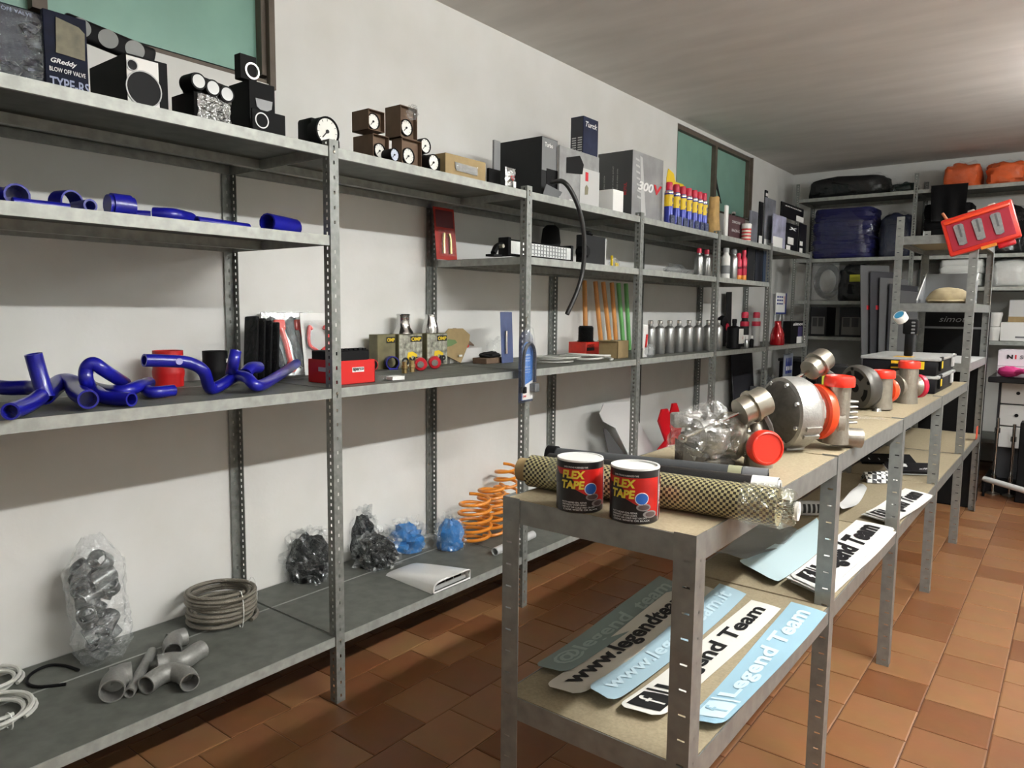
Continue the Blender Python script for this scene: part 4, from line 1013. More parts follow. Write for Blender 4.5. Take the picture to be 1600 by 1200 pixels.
# --- row of aluminium bottles
BOT = mat('bare_bottle', '9c9e9c', .32, .75, var=.05, scale=20)
b0 = None
for k, px in enumerate((1015, 1030, 1045, 1060, 1075, 1090, 1105, 1121)):
    o = bottle('%s bare aluminium bottle in the row on the middle shelf' % ['first', 'second', 'third', 'fourth', 'fifth', 'sixth', 'seventh', 'last'][k], px, .44+.008*k, ZM, .036, .205, BOT, CHROME, .018, .42, 'bare aluminium bottles in a row')
for k, (px, py) in enumerate(((1062, 546), (1084, 544))):
    p = onm(px, py); t = thing('copper_gasket', ('left' if k == 0 else 'right')+' orange copper gasket lying in front of the bottles', 'gasket', p, 0, 'copper gaskets in front of the bottles')
    MB().lathe([(.035, 0), (.06, 0), (.062, .006), (.06, .012), (.035, .012)], 24, closed=True).build('gasket_ring', mat('copper', 'c07830', .3, .7), t)
# --- black bottle and spray cans beyond
t = bottle('black bottle with white label on the middle shelf', 1146, .53, ZM, .055, .20, BLACK, BLACK, .03, .3, None, 'oil_bottle', None, 'bottle', .78)
MB().box((-.04, -.058, .04), (.012, -.054, .155)).build('label_white', WHITE, t, 0); MB().box((.018, -.0575, .04), (.045, -.0535, .155)).build('label_white', WHITE, t, 0)
lettering(t, [('RACE', .0315, .085, .022, .02)], INKR, y=-.0585)
for k, (px, x) in enumerate(((1162, .46), (1180, .48))):
    bottle(('left' if k == 0 else 'right')+' aerosol with a pink band behind the small flasks', px, x, ZM, .036, .24, (DGREY, LGREY)[k], CRIM, .045, .7, 'aerosols with a pink band', 'aerosol_can', [(.70, .86, CRIM), (.12, .4, WHITE)][:2-k], 'can')
for k, px in enumerate((1166, 1174)):
    bottle(('left' if k == 0 else 'right')+' tiny flask in front of the pink-banded aerosols', px, .56, ZM, .016, .075, (SILV, BLACK)[k], WHITE, .02, .5, 'tiny flasks', 'flask')
p = at(1128, 500, x=.30); t = thing('blower', 'round black blower with pink centre behind the black bottle', 'blower', (.3, p.y, ZM), HP)
MB().lathe([(0, .045), (.04, .045), (.08, .03), (.085, 0), (.06, -.04), (0, -.04)], 28, trl(0, 0, .17) @ rotm('X', HP)).build('casing', BLACK, t); MB().lathe([(.03, .046), (.03, .052), (0, .052)], 18, trl(0, 0, .16) @ rotm('X', HP)).build('hub', CRIM, t); MB().box((-.03, -.03, 0), (.03, .03, .09)).build('stand', BLACK, t, 0)
p = at(1151, 470, x=.12); t = thing('black_strap', 'wide black strap hanging at the wall above the black bottle', 'strap', (.06, p.y, ZM), HP, rot=(0, -.05, HP))
MB().rbox((-.06, 0, 0), (.06, .012, .47), .004, 1).build('strap_body', BLACKM, t)
# --- last bay: red flask, black carton, display stand
p = at(1214, 535, x=.55); t = thing('red_flask', 'shiny red cone-shaped flask on the middle shelf', 'flask', (.55, p.y, ZM), 0)
MB().lathe([(.06, 0), (.065, .01), (.06, .09), (.045, .14), (.03, .165), (.03, .205), (.025, .21), (0, .21)], 26).build('flask_body', mat('red_lacquer', 'a80d18', .12, .3, coat=.8), t)
t, w, d, h = carton('air_filter_box', 'black and purple carton right of the red flask', 'box', slot(1223, 1236, 1259, 502, .57, ZM, 515), CG)
MB().box((-w*.1, -.001, 0), (w*.5, 0, h*.3)).build('white_print', WHITE, t, 0); MB().box((-w*.05, -.002, h*.3), (w*.3, -.001, h*.75)).build('purple_print', mat('purple_print', '3c3460', .5), t, 0)
lettering(t, [('simota', 0, h*.87, w*.8, h*.13)], INKW, bold=.03, shear=.2)
ys = at(1228, 440, x=.40).y
t = thing('display_stand', 'pale tubular display stand with a blue and white sign at the end bay', 'stand', (.36, ys, ZM), HP)
TUBEG = mat('stand_grey', 'a2a3a3', .35, .3)
for s in (-1, 1):
    MB().tube([(s*.17, 0, 0), (s*.12, .01, .26), (s*.14, .02, .46)], .013, 10).build('leg', TUBEG, t)
    MB().tube([(s*.02, .03, 0), (s*.08, .02, .3)], .011, 10).build('inner_leg', TUBEG, t)
MB().rbox((-.16, -.012, .27), (.13, .0, .47), .003, 1).build('sign', WHITE, t); MB().box((-.16, -.014, .27), (.13, -.012, .285)).box((.10, -.0135, .285), (.13, -.012, .47)).build('navy_border', INKB, t, 0)
m = MB()
for r_ in range(3):
    for c in range(3): m.box((-.145+.062*c, -.014, .36+.032*r_), (-.145+.062*c+.045, -.012, .375+.032*r_))
m.build('blue_print', INKB, t, 0)
lettering(t, [('X', .065, .405, .04, .075)], INKR, y=-.015)

# ================================================================== bottom shelf (z = ZL)
def onl(px, py): return at(px, py, z=ZL)
p = onl(150, 1025)
t = thing('coupler_bag', 'tall clear bag full of grey couplers leaning on the wall', 'bag', (max(p.x, .17), p.y, ZL+.004), HP, rot=(-.16, 0, HP-.05))
m = MB(); rnd = random.Random(4)
for k in range(26):
    z = .03+.30*(k/26); m.pipe((rnd.uniform(-.055, .055), rnd.uniform(-.015, .04), z), (rnd.uniform(-.055, .055), rnd.uniform(-.03, .05), z+rnd.uniform(.02, .05)), .03, .024, 14)
m.build('couplers', mat('grey_coupler', '6f7270', .35, .5), t)
def bagf(W, D, H, seed, tw=.35):
    def f(u, v):
        a = 2*PI*u; q = Vector((math.cos(a)*2.4, math.sin(a)*2.4, v*7+seed)); k = 1+.2*noise.noise(q)+.16*noise.noise(q*2.6)
        n = (1 if v < .75 else 1-(v-.75)*4*(1-tw))
        return (W*math.cos(a)*k*n*(.6+.4*min(1, v*8)), D*math.sin(a)*k*n*(.5+.5*min(1, v*8)), H*v+.01*noise.noise(q*1.7))
    return f
MB().sheet(bagf(.088, .062, .42, 1), 40, 34).build('bag_film', film('coupler_bag_film', 'e8eef0', .2, .16, 45, 1.0, .3), t, 0)
# --- black zip loop, white cables
P = [at(a, b, z=ZL+.006) for a, b in ((123, 1047), (100, 1040), (75, 1040), (50, 1052), (42, 1066), (60, 1073), (103, 1069))]
t = thing('rubber_loop', 'thin black rubber strip curled on the bottom shelf', 'strip', (P[0].x, P[0].y, ZL)); c = Vector(t.location)
MB().tube([q-c for q in smoothpath(P, 6)], .005, 8).build('strip_body', BLACK, t)
coil('cable_coil', 'coil of clear white hose nearest the left frame edge, bottom shelf', onl(-18, 1125), .098, .006, 5, WCAB, .006, .012, 'white hose coils at lower left', 5, ties=1)
coil('cable_coil', 'smaller coil of white hose behind the nearest one', onl(-22, 1075), .085, .006, 4, WCAB, .007, .01, 'white hose coils at lower left', 6)
coil('hose_coil', 'thick stack of braided steel hose rings with white ties', onl(347, 968), .118, .0075, 9, mat('braided_hose', '8a8478', .35, .5, bump=.6, scale=300), .0135, .008, None, 9, .95, 'hose coil', 2)
# --- sandblasted elbows
def elbow(label, pts, r, name='pipe_elbow', n=22):
    P = [at(a, b, z=ZL+h) for a, b, h in pts]; c = P[0].copy(); c.z = ZL
    t = thing(name, label, 'pipe', c, 0, 'sandblasted aluminium pipes on the bottom shelf')
    MB().tube(smoothpath([q-c for q in P], 6), r, n, hollow=.004).build('pipe_body', ALUS, t); return t
elbow('fat grey elbow with its mouth towards the room, left of the pipes', [(175, 1080, .037), (178, 1066, .037), (190, 1056, .037), (206, 1052, .037)], .036)
elbow('thin straight grey pipe among the elbows', [(202, 1083, .016), (238, 1018, .016)], .016, 'straight_pipe')
elbow('grey elbow at the back of the pipe group', [(270, 1018, .031), (268, 1008, .031), (275, 999, .031), (290, 994, .031)], .030)
elbow('grey S-bend pipe right of the pipe group', [(246, 1038, .031), (265, 1034, .031), (287, 1032, .031), (305, 1020, .031), (316, 1014, .031)], .030)
elbow('grey elbow with two open mouths at the front', [(228, 1071, .031), (250, 1056, .031), (272, 1050, .031), (290, 1056, .031), (297, 1066, .031)], .029)
# --- bagged black parts
def bagged(label, px, py, size, m, seed, sticker=None, name='parts_bag', group='bags on the bottom shelf', top=0.0, amp=.25):
    p = onl(px, py); t = thing(name, label, 'bag', p, YAW, group)
    MB().blob(size, amp, 2.2, seed, 26, 16, flat=.35).build('contents', m, t)
    MB().blob((size[0]*1.16, size[1]*1.16, size[2]*1.13), amp*1.5, 4.0, seed, 44, 28, flat=.33, ridge=False).build('bag_film', film('bag_film_clear', 'e8eef0', .14, .16, 40, .6), t, 0)
    if top: MB().sheet(lambda u, v: ((u-.5)*(.09-.05*v)+.03*v, .01+.02*noise.noise(Vector((u*3, v*3, seed))), size[2]*.9+top*v), 8, 8).build('bag_neck', film('bag_neck_film', 'dfe4e6', .4, .1, 40, 1), t)
    if sticker:
        x, z = sticker; MB().box((x-.024, 0, z-.008), (x+.024, .002, z+.012), trl(0, -size[1]*.5, 0) @ rotm('X', -.5)).build('white_sticker', WHITE, t, 0)
    return t
BLKB = mat('black_moulding', '0d0d0f', .4, spec=.2)
bagged('bag of black moulded parts partly behind the shelf post', 484, 905, (.19, .15, .20), BLKB, 3, (.02, .16))
bagged('tall bag of black parts right of the post with a loose neck', 566, 868, (.14, .13, .20), BLKB, 5, (-.02, .05), top=.07)
bagged('front bag of black parts with white sticker right of the post', 588, 886, (.17, .13, .15), BLKB, 7, (.0, .10))
BLUEB = mat('light_blue_plastic', '2f74b4', .4, var=.15, scale=12)
bagged('crumpled light blue bag lying left of the other blue bag', 635, 861, (.16, .12, .125), BLUEB, 12, None, 'blue_bag', amp=.55)
bagged('rounded light blue bag standing near the springs', 703, 858, (.125, .11, .15), BLUEB, 15, None, 'blue_bag', amp=.3)
# --- hood scoop
y0_, y1_ = 2.115, 2.35
t = thing('hood_scoop', 'white plastic hood scoop with slotted mouth on the bottom shelf', 'hood scoop', (.46, (y0_+y1_)/2, ZL), HP)
W2 = (y1_-y0_)/2
def scoop(u, v):
    a = (u-.5)*2; wv = W2*(.80+.20*(1-v)) ; hz = .012+.050*(1-v)**.7
    e = max(0, 1-abs(a)**5)
    return (a*wv, -.155+.32*v+.015*(a*a)*(1-v)-.02*(1-v)*(1-a*a), hz*e**.5+.001)
MB().sheet(scoop, 28, 16, .004).build('shell', WPLAST, t)
MB().sheet(lambda u, v: ((u-.5)*2*W2*.93, -.13, .004+.05*v*max(0, 1-abs((u-.5)*2)**6)**.5), 24, 3).build('mouth_back', mat('scoop_inner', 'a9aaa8', .5), t)
for k in range(3): MB().box((-.075+.052*k, -.134, .026), (-.075+.052*k+.044, -.131, .038)).build('slot', BLACK, t, 0)
m = MB().tube([(math.copysign(abs(math.cos(a))**.5, math.cos(a))*W2*.97, -.160+.012*math.cos(a)**2-.008*math.sin(a), .006+.052*max(0, math.sin(a))**.45) for a in [PI*i/30 for i in range(31)]], .0035, 8); m.tube([(-W2*.97, -.15, .006), (W2*.97, -.15, .006)], .0035, 8); m.build('mouth_rim', mat('bright_rim', 'ececea', .3), t)
# --- springs
def spring(label, px, x, r, h, turns, rt=.0085, tilt=0.0):
    p = col(px, x, ZL); t = thing('coil_spring', label, 'spring', p, random.random()*6, 'orange coil springs')
    n = 22; pts = []
    for k in range(int(turns*n)+1):
        f = k/(turns*n); e = min(1, f*turns/1.0, (1-f)*turns/1.0) if True else 1
        z = rt+(h-2*rt)*f; rr = r*(.86+.14*min(1, 3*f, 3*(1-f))); pts.append((rr*math.cos(2*PI*k/n), rr*math.sin(2*PI*k/n), z))
    MB().tube(pts, rt, 8).build('coil', ORANGE, t); return t
spring('front orange coil spring on the bottom shelf', 742, .30, .082, .25, 5.2)
spring('middle orange coil spring beside the blue bag', 768, .27, .075, .27, 6.5)
spring('rear orange coil spring half hidden by the bench', 790, .13, .065, .31, 6.5)
t = thing('grey_tube', 'pale grey tube lying in front of the springs', 'tube', col(785, .5, ZL), .0)
MB().pipe((0, -.06, .02), (-.02, .28, .02), .02, .016, 18).build('tube_body', LGREY, t)
# --- white panel and red cross shape beyond the bench
pa = col(975, .25, ZL)
t = thing('torn_sheet', 'torn white panel with a grey inside leaning on the wall behind the bench', 'sheet', (.3, pa.y, ZL+.002), HP, rot=(-.3, 0, HP))
MB().prism([(-.10, .0), (.38, 0), (.42, .22), (.30, .42), (.28, .56), (-.10, .58), (-.18, .52), (-.16, .46), (-.03, .40), (.06, .2)], 0, .006, rotm('X', HP)).build('panel_face', mat('panel_white', 'd6d6d4', .5), t, 0)
MB().prism([(-.18, .10), (-.16, .42), (-.12, .40), (.10, .12), (.12, .02), (-.15, .02)], 0, .004, trl(0, .01, 0) @ rotm('X', HP)).build('grey_inside', mat('panel_grey', '4a4a4a', .6), t, 0)
pa = col(1043, .38, ZL)
t = thing('red_bracket', 'bright red X-shaped bracket standing behind the bench', 'bracket', (.38, pa.y, ZL), HP-.1)
MB().prism([(-.17, .0), (.17, 0), (.17, .25), (.135, .30), (.165, .38), (.07, .53), (.02, .53), (-.01, .45), (-.05, .50), (-.12, .50), (-.16, .42), (-.06, .27), (-.15, .22)], 0, .014, rotm('X', HP)).build('bracket_face', mat('red_lacquered', 'c00d1c', .4), t, 0)
MB().box((-.012, -.018, .2), (.0, -.014, .45)).build('fold', mat('red_fold', '900a16', .4), t, 0)
for k, (px, w_, h_, m_, lab) in enumerate(((1003, .2, .16, MGREY, 'grey plastic tray on the bottom shelf behind the bench'), (1100, .3, .26, DGREY, 'dark box on the bottom shelf behind the turbochargers'))):
    pa = col(px, .5, ZL); t = thing('parts_tray', lab, 'box', (.52, pa.y, ZL), HP); MB().rbox((-w_/2, 0, 0), (w_/2, .22, h_), .004, 1).build('tray', m_, t); MB().rbox((-w_*.4, .03, h_), (w_*.4, .2, h_+.02), .006, 1).build('lid', BLUE if k == 0 else BLACK, t)

# ================================================================== on the bench: rolls and tape
def weave_mat(name, c1, c2, S, rough=.4):
    m = bpy.data.materials.new(name); m.use_nodes = True; N = m.node_tree.nodes; L = m.node_tree.links; b = N['Principled BSDF']
    tc = N.new('ShaderNodeTexCoord'); sx = N.new('ShaderNodeSeparateXYZ'); L.new(tc.outputs['Object'], sx.inputs[0])
    def mth(op, a, bb=None):
        n = N.new('ShaderNodeMath'); n.operation = op
        for i, q in enumerate((a, bb)):
            if q is None: continue
            if isinstance(q, (int, float)): n.inputs[i].default_value = q
            else: L.new(q, n.inputs[i])
        return n.outputs[0]
    ang = mth('ARCTAN2', sx.outputs['X'], sx.outputs['Y'])
    u = mth('FLOOR', mth('MULTIPLY', sx.outputs['Z'], S)); v = mth('FLOOR', mth('MULTIPLY', ang, round(S*.036)))
    k = mth('FRACT', mth('ADD', mth('DIVIDE', mth('ADD', u, v), 2.0), 1000.0)); f = mth('LESS_THAN', k, .45)
    mx = N.new('ShaderNodeMixRGB'); L.new(f, mx.inputs['Fac']); mx.inputs['Color1'].default_value = rgb(c2); mx.inputs['Color2'].default_value = rgb(c1)
    L.new(mx.outputs['Color'], b.inputs['Base Color']); b.inputs['Roughness'].default_value = rough; b.inputs['Coat Weight'].default_value = .3
    bp = N.new('ShaderNodeBump'); bp.inputs['Strength'].default_value = .4; bp.inputs['Distance'].default_value = .002; L.new(f, bp.inputs['Height']); L.new(bp.outputs['Normal'], b.inputs['Normal'])
    return m
WEAVE = weave_mat('aramid_weave', 'b5ad80', '231f14', 170); CARB = weave_mat('carbon_weave', '17181a', '0a0a0b', 330, .3)
def roll(name, label, A, B, r, m, parts=()):
    A = Vector(A); B = Vector(B); c = A.copy(); c.z -= r
    t = thing(name, label, 'roll', c, 0); L = (B-A).length; T = trl(0, 0, r) @ align(B-A)
    o = MB().lathe([(r*.6, 0), (r, 0), (r, L), (r*.6, L)], 36, closed=True).build('fabric', m, t); o.matrix_local = T
    for nm, prof, mm_ in parts: q = MB().lathe([(a, b*L if b <= 1 else L+b-1) for a, b in prof], 32, closed=len(prof) > 3 and prof[0][0] > 0 and nm != 'core').build(nm, mm_, t); q.matrix_local = T
    return t, T, L
r1 = .037
A = (1.667, 1.352, BZ+r1+.001); B = (2.222, 1.405, BZ+r1+.001)
t, T, L = roll('weave_roll', 'yellow and black woven fabric roll lying across the bench end', A, B, r1, WEAVE)
q = MB().lathe([(.018, -.03), (.027, -.03), (.027, L*.1), (.018, L*.1)], 28, closed=True).build('cardboard_core', KRAFT, t); q.matrix_local = T
q = MB().sheet(lambda u, v: ((r1*1.06+.006*noise.noise(Vector((math.cos(2*PI*u)*3, math.sin(2*PI*u)*3, v*6))))*math.cos(2*PI*u)*(1 if v < .8 else 1.9-1.1*v), (r1*1.06+.006*noise.noise(Vector((math.cos(2*PI*u)*3+9, math.sin(2*PI*u)*3, v*6))))*math.sin(2*PI*u)*(1 if v < .8 else 1.9-1.1*v), L-.07+.10*v), 28, 12).build('end_wrap', film('end_wrap_film', 'e8eee0', .3, .08, 60, 1.0), t); q.matrix_local = T
q = MB().sheet(lambda u, v: ((r1*1.05+.003*noise.noise(Vector((u*9, v*6, 1))))*math.cos(2*PI*u), (r1*1.05+.003*noise.noise(Vector((u*9, v*6, 4))))*math.sin(2*PI*u), .06+.05*v), 24, 5).build('tape_band', film('tape_band_film', 'e4e6c8', .35, .08, 60, .8), t); q.matrix_local = T
PW = mat('paper_tube_white', 'd8d8d4', .5)
r2 = .029
A = at(858, 726, z=BZ+r2+.001); B = at(1216, 768, z=BZ+r2+.001)
roll('carbon_roll', 'black carbon fabric roll on a white tube beside the woven roll', A, B, r2, CARB, [('white_tube', [(.019, -.005), (.025, -.005), (.025, 1.004), (.019, 1.004)], PW), ('protective_film_edge', [(r2*1.01, .9), (r2*1.03, .9), (r2*1.03, 1.0), (r2*1.01, 1.0)], PW)])
r3 = .019
A = (1.60, 1.405, BZ+r3+.001); B = (2.236, 1.466, BZ+r3+.001)
roll('film_roll', 'thin black film roll with a white disc end under the woven roll', A, B, r3, BLACK, [('end_disc', [(.006, .995), (.019, .995), (.019, 1.006), (.006, 1.006)], PW)])
r4 = .022
A = at(856, 711, z=BZ+r4+.001); B = at(1200, 747, z=BZ+r4+.001)
roll('mat_roll', 'dark grey mat roll with a pale tape band behind the others', A, B, r4, mat('mat_grey', '3c3e40', .6, var=.1, scale=40), [('tape_band', [(r4*1.0, .84), (r4*1.02, .84), (r4*1.02, .895), (r4*1.0, .895)], mat('pale_tape', '9a9a7c', .5)), ('pale_end', [(r4*1.0, .9), (r4*1.015, .9), (r4*1.015, 1.0), (r4*1.0, 1.0)], mat('end_grey', '6a6c6e', .5)), ('black_head', [(r4*1.0, 0), (r4*1.2, 0), (r4*1.2, .05), (r4*1.0, .05)], BLACK)])
# --- two big tape cans
LRED = mat('label_red', 'b81a14', .35, var=.12, scale=25); LBLK = mat('label_black', '15100f', .35); LYEL = mat('label_yellow', 'd8c43c', .45); LBLU = mat('label_blue', '2a62b4', .3); LGRY = mat('label_grey', '8f8a88', .4)
def tape_can(label, px, py, turn, shift):
    p = at(px, py, z=BZ+.0005); dv = Vector((CAM.x-p.x, CAM.y-p.y, 0)).normalized(); r = .0485; h = .108
    p = p-dv*r*.95
    t = thing('tape_can', label, 'can', p, math.atan2(dv.y, dv.x)+HP+turn, 'tall round tape cans on the bench')
    MB().lathe([(r*.96, 0), (r, .002), (r, h-.006), (r*.99, h-.002), (r*.97, h), (r*.92, h), (r*.92, h-(.003 if shift else .03)), (0, h-(.003 if shift else .03))], 48).build('can_body', [LBLK], t)
    MB().lathe([(r*1.002, h-.003), (r*1.005, h-.0025), (r*.985, h+.0008), (r*.9, h+.0008), (r*.9, h-.012)], 48).build('white_rim', PW, t)
    if shift: MB().lathe([(r*.9, h-.002), (r*.9, h-.0005)], 40).build('paper_top', PW, t)
    else: MB().lathe([(r*.905, h-.028), (r*.905, h-.005), (r*.88, h-.005), (r*.88, h-.028)], 40, closed=True).build('inner_wall', mat('inner_silver', 'a8aaac', .35, .4), t)
    def cy(X, Z, o=.0006): return ((r+o)*math.sin(X/r), -(r+o)*math.cos(X/r), Z)
    def quad(pts, m, name, o=.0006, n=18):
        a, b, c, d = pts
        return MB().sheet(lambda u, v: cy(*[(a[i]*(1-u)+b[i]*u)*(1-v)+(d[i]*(1-u)+c[i]*u)*v for i in (0, 1)], o), n, 4).build(name, m, t)
    quad([(-.035, .058), (.052, .012), (.052, h-.017), (-.075, h-.017)], LRED, 'red_field')
    quad([(-.09, .056), (-.02, .062), (-.032, h-.03), (-.09, h-.03)], LBLK, 'black_field', .0012)
    m = MB(); m.text('FLEX', .046, .017, fn=lambda a, b: cy(-.024+a+b*.1, .080+b, .0022), bold=.045); m.text('TAPE', .048, .017, fn=lambda a, b: cy(-.026+a+b*.1, .059+b, .0022), bold=.045); m.build('yellow_lettering', LYEL, t, 0)
    def dsk(X, Z, rx, rz_, m_, nm, o): MB().add([cy(X, Z, o)]+[cy(X+rx*math.cos(2*PI*i/22), Z+rz_*math.sin(2*PI*i/22), o) for i in range(22)], [(0, 1+i, 1+(i+1) % 22) for i in range(22)]).build(nm, m_, t)
    dsk(.012, .051, .0135, .0125, INKW, 'badge_edge', .0018); dsk(.012, .051, .0118, .011, LBLU, 'blue_drop', .0022)
    dsk(.016, .034, .0145, .0075, LGRY, 'oval_badge', .0018); dsk(.030, .020, .0155, .0075, LGRY, 'oval_badge', .0018)
    dsk(.016, .034, .011, .005, mat('badge_dark', '5a4a48', .4), 'oval_inner', .0024); dsk(.030, .020, .011, .005, mat('badge_dark', '5a4a48', .4), 'oval_inner', .0024)
    m = MB()
    for k, (tx, wd, zz, xx) in enumerate((('SUPER STRONG RUBBERIZED TAPE', .05, h-.013, -.02), ('PATCH BOND SEAL REPAIR', .052, .0225, -.022), ('INSTANTLY STOPS LEAKS', .05, .0175, -.022), ('USE HOT OR COLD WET OR DRY', .07, .0125, -.012), ('CLEAR WHITE OR BLACK', .075, .0075, -.008))): m.text(tx, wd, .0032, fn=lambda a, b, zz=zz, xx=xx: cy(xx+a, zz+b, .0014))
    m.build('white_lettering', INKW, t, 0, kind='stuff')
    MB().text('4 WIDE', .042, .005, fn=lambda a, b: cy(.058-b, .055+a, .0016), bold=.03).build('side_lettering', INKW, t, 0)
    quad([(.0535, .004), (.0548, .004), (.0548, h-.006), (.0535, h-.006)], INKW, 'white_line', .0012, 2)
    quad([(.064, .006), (.105, .006), (.105, h-.02), (.064, h-.02)], LRED, 'side_panel', .0008)
    m = MB()
    for k in range(16):
        for q in range(1): m.add([cy(.067+.003*i, .012+.0048*k, .0014) for i in range(11)]+[cy(.067+.003*i, .0140+.0048*k, .0014) for i in range(11)], [(i, i+1, 12+i, 11+i) for i in range(10)])
    m.build('fine_print', mat('fine_print', 'c89a96', .5), t, 0)
tape_can('left FLEX TAPE can with white closed top on the bench', 905, 802, .22, True)
tape_can('right FLEX TAPE can with open silver inside on the bench', 990, 819, .05, False)

# ================================================================== turbochargers
def axis_lathe(mb, prof, c, d, n=36, **k): return mb.lathe(prof, n, trl(Vector(c)) @ align(d), **k)
def cap_tube(t, c, d, L, r, m=ALU, capm=REDCAP, rc=None, hc=.03, flare=1.1):
    c = Vector(c); d = Vector(d).normalized(); rc = rc or r*1.22
    MB().lathe([(r*flare, 0), (r, L*.35), (r, L), (r*.85, L), (r*.85, L*.6), (0, L*.6)], 30, trl(c) @ align(d)).build('outlet', m, t)
    MB().lathe([(rc*.98, 0), (rc, .003), (rc, hc*.72), (rc*.93, hc*.95), (rc*.85, hc), (rc*.8, hc*.88), (0, hc*.88)], 34, trl(c+d*(L-hc*.35)) @ align(d)).build('cap', capm, t)
def scroll(t, c, d, R, r0, r1, m, name='volute', tail=None, n=30, start=0.0, turn=1.75*PI):
    """snail-shaped housing: a tube that grows as it winds round the axis"""
    T = trl(Vector(c)) @ align(d); pts = []
    for k in range(n+1):
        a = start+turn*k/n; pts.append(T @ Vector((R*math.cos(a), R*math.sin(a), 0)))
    MB().tube(pts, r1, 16, rf=lambda f: r0+(r1-r0)*f).build(name, m, t)
def actuator(t, a, b, r, rod_end, brk=None):
    a = Vector(a); b = Vector(b); L = (b-a).length
    MB().lathe([(r*.55, 0), (r*.9, .004), (r*.92, L*.42), (r*1.12, L*.44), (r*1.12, L*.54), (r, L*.56), (r, L*.95), (r*.93, L), (0, L)], 32, trl(a) @ align(b-a)).build('actuator_can', STEEL, t)
    MB().tube([a+(b-a)*.02, Vector(rod_end)], .0045, 8).build('actuator_rod', CHROME, t)
    e = Vector(rod_end); MB().pipe(e+Vector((0, -.006, 0)), e+Vector((0, .006, 0)), .011, .005, 16).build('rod_eye', STEEL, t)
    if brk: MB().tube([Vector(q) for q in brk], .010, 6).build('bracket', IRON, t)
def bolts_ring(t, c, d, R, n, r=.006, h=.008, m=CHROME):
    T = trl(Vector(c)) @ align(d); mb = MB()
    for k in range(n):
        a = 2*PI*k/n+.4; mb.lathe([(r, 0), (r, h), (0, h*1.1)], 6, T @ trl(R*math.cos(a), R*math.sin(a), 0))
    mb.build('bolts', m, t, 30)
TA = mat('turbo_alloy', '9c968a', .38, .75, var=.08, scale=50, bump=.15, bscale=150)
# first turbo, nearest the tape cans, wrapped in clear film
s1 = .00178
t = thing('turbocharger', 'nearest turbocharger, in clear film with a red cap facing the room', 'turbocharger', at(1135, 727, z=BZ), YAW)
MB().rbox((-.125, -.03, 0), (.015, .07, .018), .004, 1).prism([(-.125, 0), (-.085, 0), (-.055, .03), (-.125, .062)], -.07, .03, rotm('X', HP)).build('turbine_flange', IRON, t)
scroll(t, (-.05, .02, .08), (-1, -.45, 0), .040, .022, .036, ALU, 'turbine_housing', start=1.2)
axis_lathe(MB(), [(.03, -.03), (.045, -.02), (.045, .04), (.035, .05), (0, .05)], (-.05, .02, .08), (-1, -.45, 0)).build('turbine_inlet', ALU, t)
MB().rbox((-.135, .015, .105), (-.055, .07, .142), .006, 2, rotm('Y', -.06)).build('inlet_block', ALU, t)
axis_lathe(MB(), [(.03, 0), (.035, .02), (.06, .03), (.066, .04), (.066, .055), (.05, .075), (0, .075)], (-.03, .015, .075), (1, .35, 0)).build('centre_section', TA, t)
bolts_ring(t, (.03, .02, .075), (-1, -.35, 0), .060, 6)
scroll(t, (.065, .04, .085), (1, .35, 0), .042, .016, .030, TA, 'compressor_housing', start=2.5)
cap_tube(t, (.068, .02, .055), (.12, -1, .08), .085, .036, TA, REDCAP, .046, .034)
MB().lathe([(.038, 0), (.034, .05), (0, .05)], 24, trl(.082, -.01, 0)).build('lower_pipe', TA, t)
actuator(t, (.02, -.02, .145), (.098, .0, .18), .040, (-.128, -.03, .078), [(.09, .0, .145), (.11, .0, .11), (.13, .01, .05)])
q = MB().blob((.19, .12, .15), .35, 2.5, 21, 36, 24, M=trl(-.055, .0, .012), flat=.25).build('film_wrap', film('turbo_film', 'eef0f0', .2, .14, 45, .8), t, 0)
# second turbo: the big one
t = thing('turbocharger', 'largest turbocharger with a wide round housing and orange band', 'turbocharger', at(1227, 702, z=BZ), YAW+.28)
CZ = .113
AX = (1, 0, 0)
axis_lathe(MB(), [(0, -.052), (.03, -.055), (.05, -.046), (.066, -.044), (.094, -.03), (.1, -.02), (0, -.02)], (0, 0, CZ), AX, 44).build('turbine_face', IRON, t)
axis_lathe(MB(), [(.098, -.028), (.106, -.024), (.109, .0), (.108, .035), (.098, .055), (.075, .066), (.07, .07), (0, .07)], (0, 0, CZ), AX, 48).build('volute', ALU, t)
bolts_ring(t, (-.024, 0, CZ), (-1, 0, 0), .092, 8, .007, .012)
m = MB()
for a in (1.9, 2.15, 3.0, 4.3): m.box((-.01, -.006, .100), (.042, .006, .114), trl(0, 0, CZ) @ rotm('X', a))
m.build('ribs', ALU, t, 0)
MB().prism([(.0, -.113), (.05, -.113), (.06, -.09), (.0, -.08)], -.02, .02, trl(0, 0, CZ) @ rotm('X', HP)).build('foot', ALU, t, 0)
axis_lathe(MB(), [(.072, .07), (.072, .092), (.068, .1), (0, .1)], (0, 0, CZ), AX, 40).build('inlet_neck', CHROME, t)
axis_lathe(MB(), [(.07, .095), (.083, .096), (.085, .11), (.08, .122), (.07, .122)], (0, 0, CZ), AX, 44).build('orange_band', ORCAP, t)
axis_lathe(MB(), [(.05, .12), (.07, .13), (.075, .15), (.06, .175), (0, .18)], (0, .0, .085), AX, 36).build('compressor_body', TA, t)
scroll(t, (.15, .0, .08), AX, .045, .018, .034, TA, 'compressor_scroll', start=3.3)
cap_tube(t, (.150, -.035, .02), (0, -.02, 1), .185, .034, TA, REDCAP, .044, .032)
actuator(t, (.085, .02, .235), (.155, .035, .275), .036, (-.01, -.01, .205), [(.14, .03, .24), (.18, .03, .22), (.19, .02, .16)])
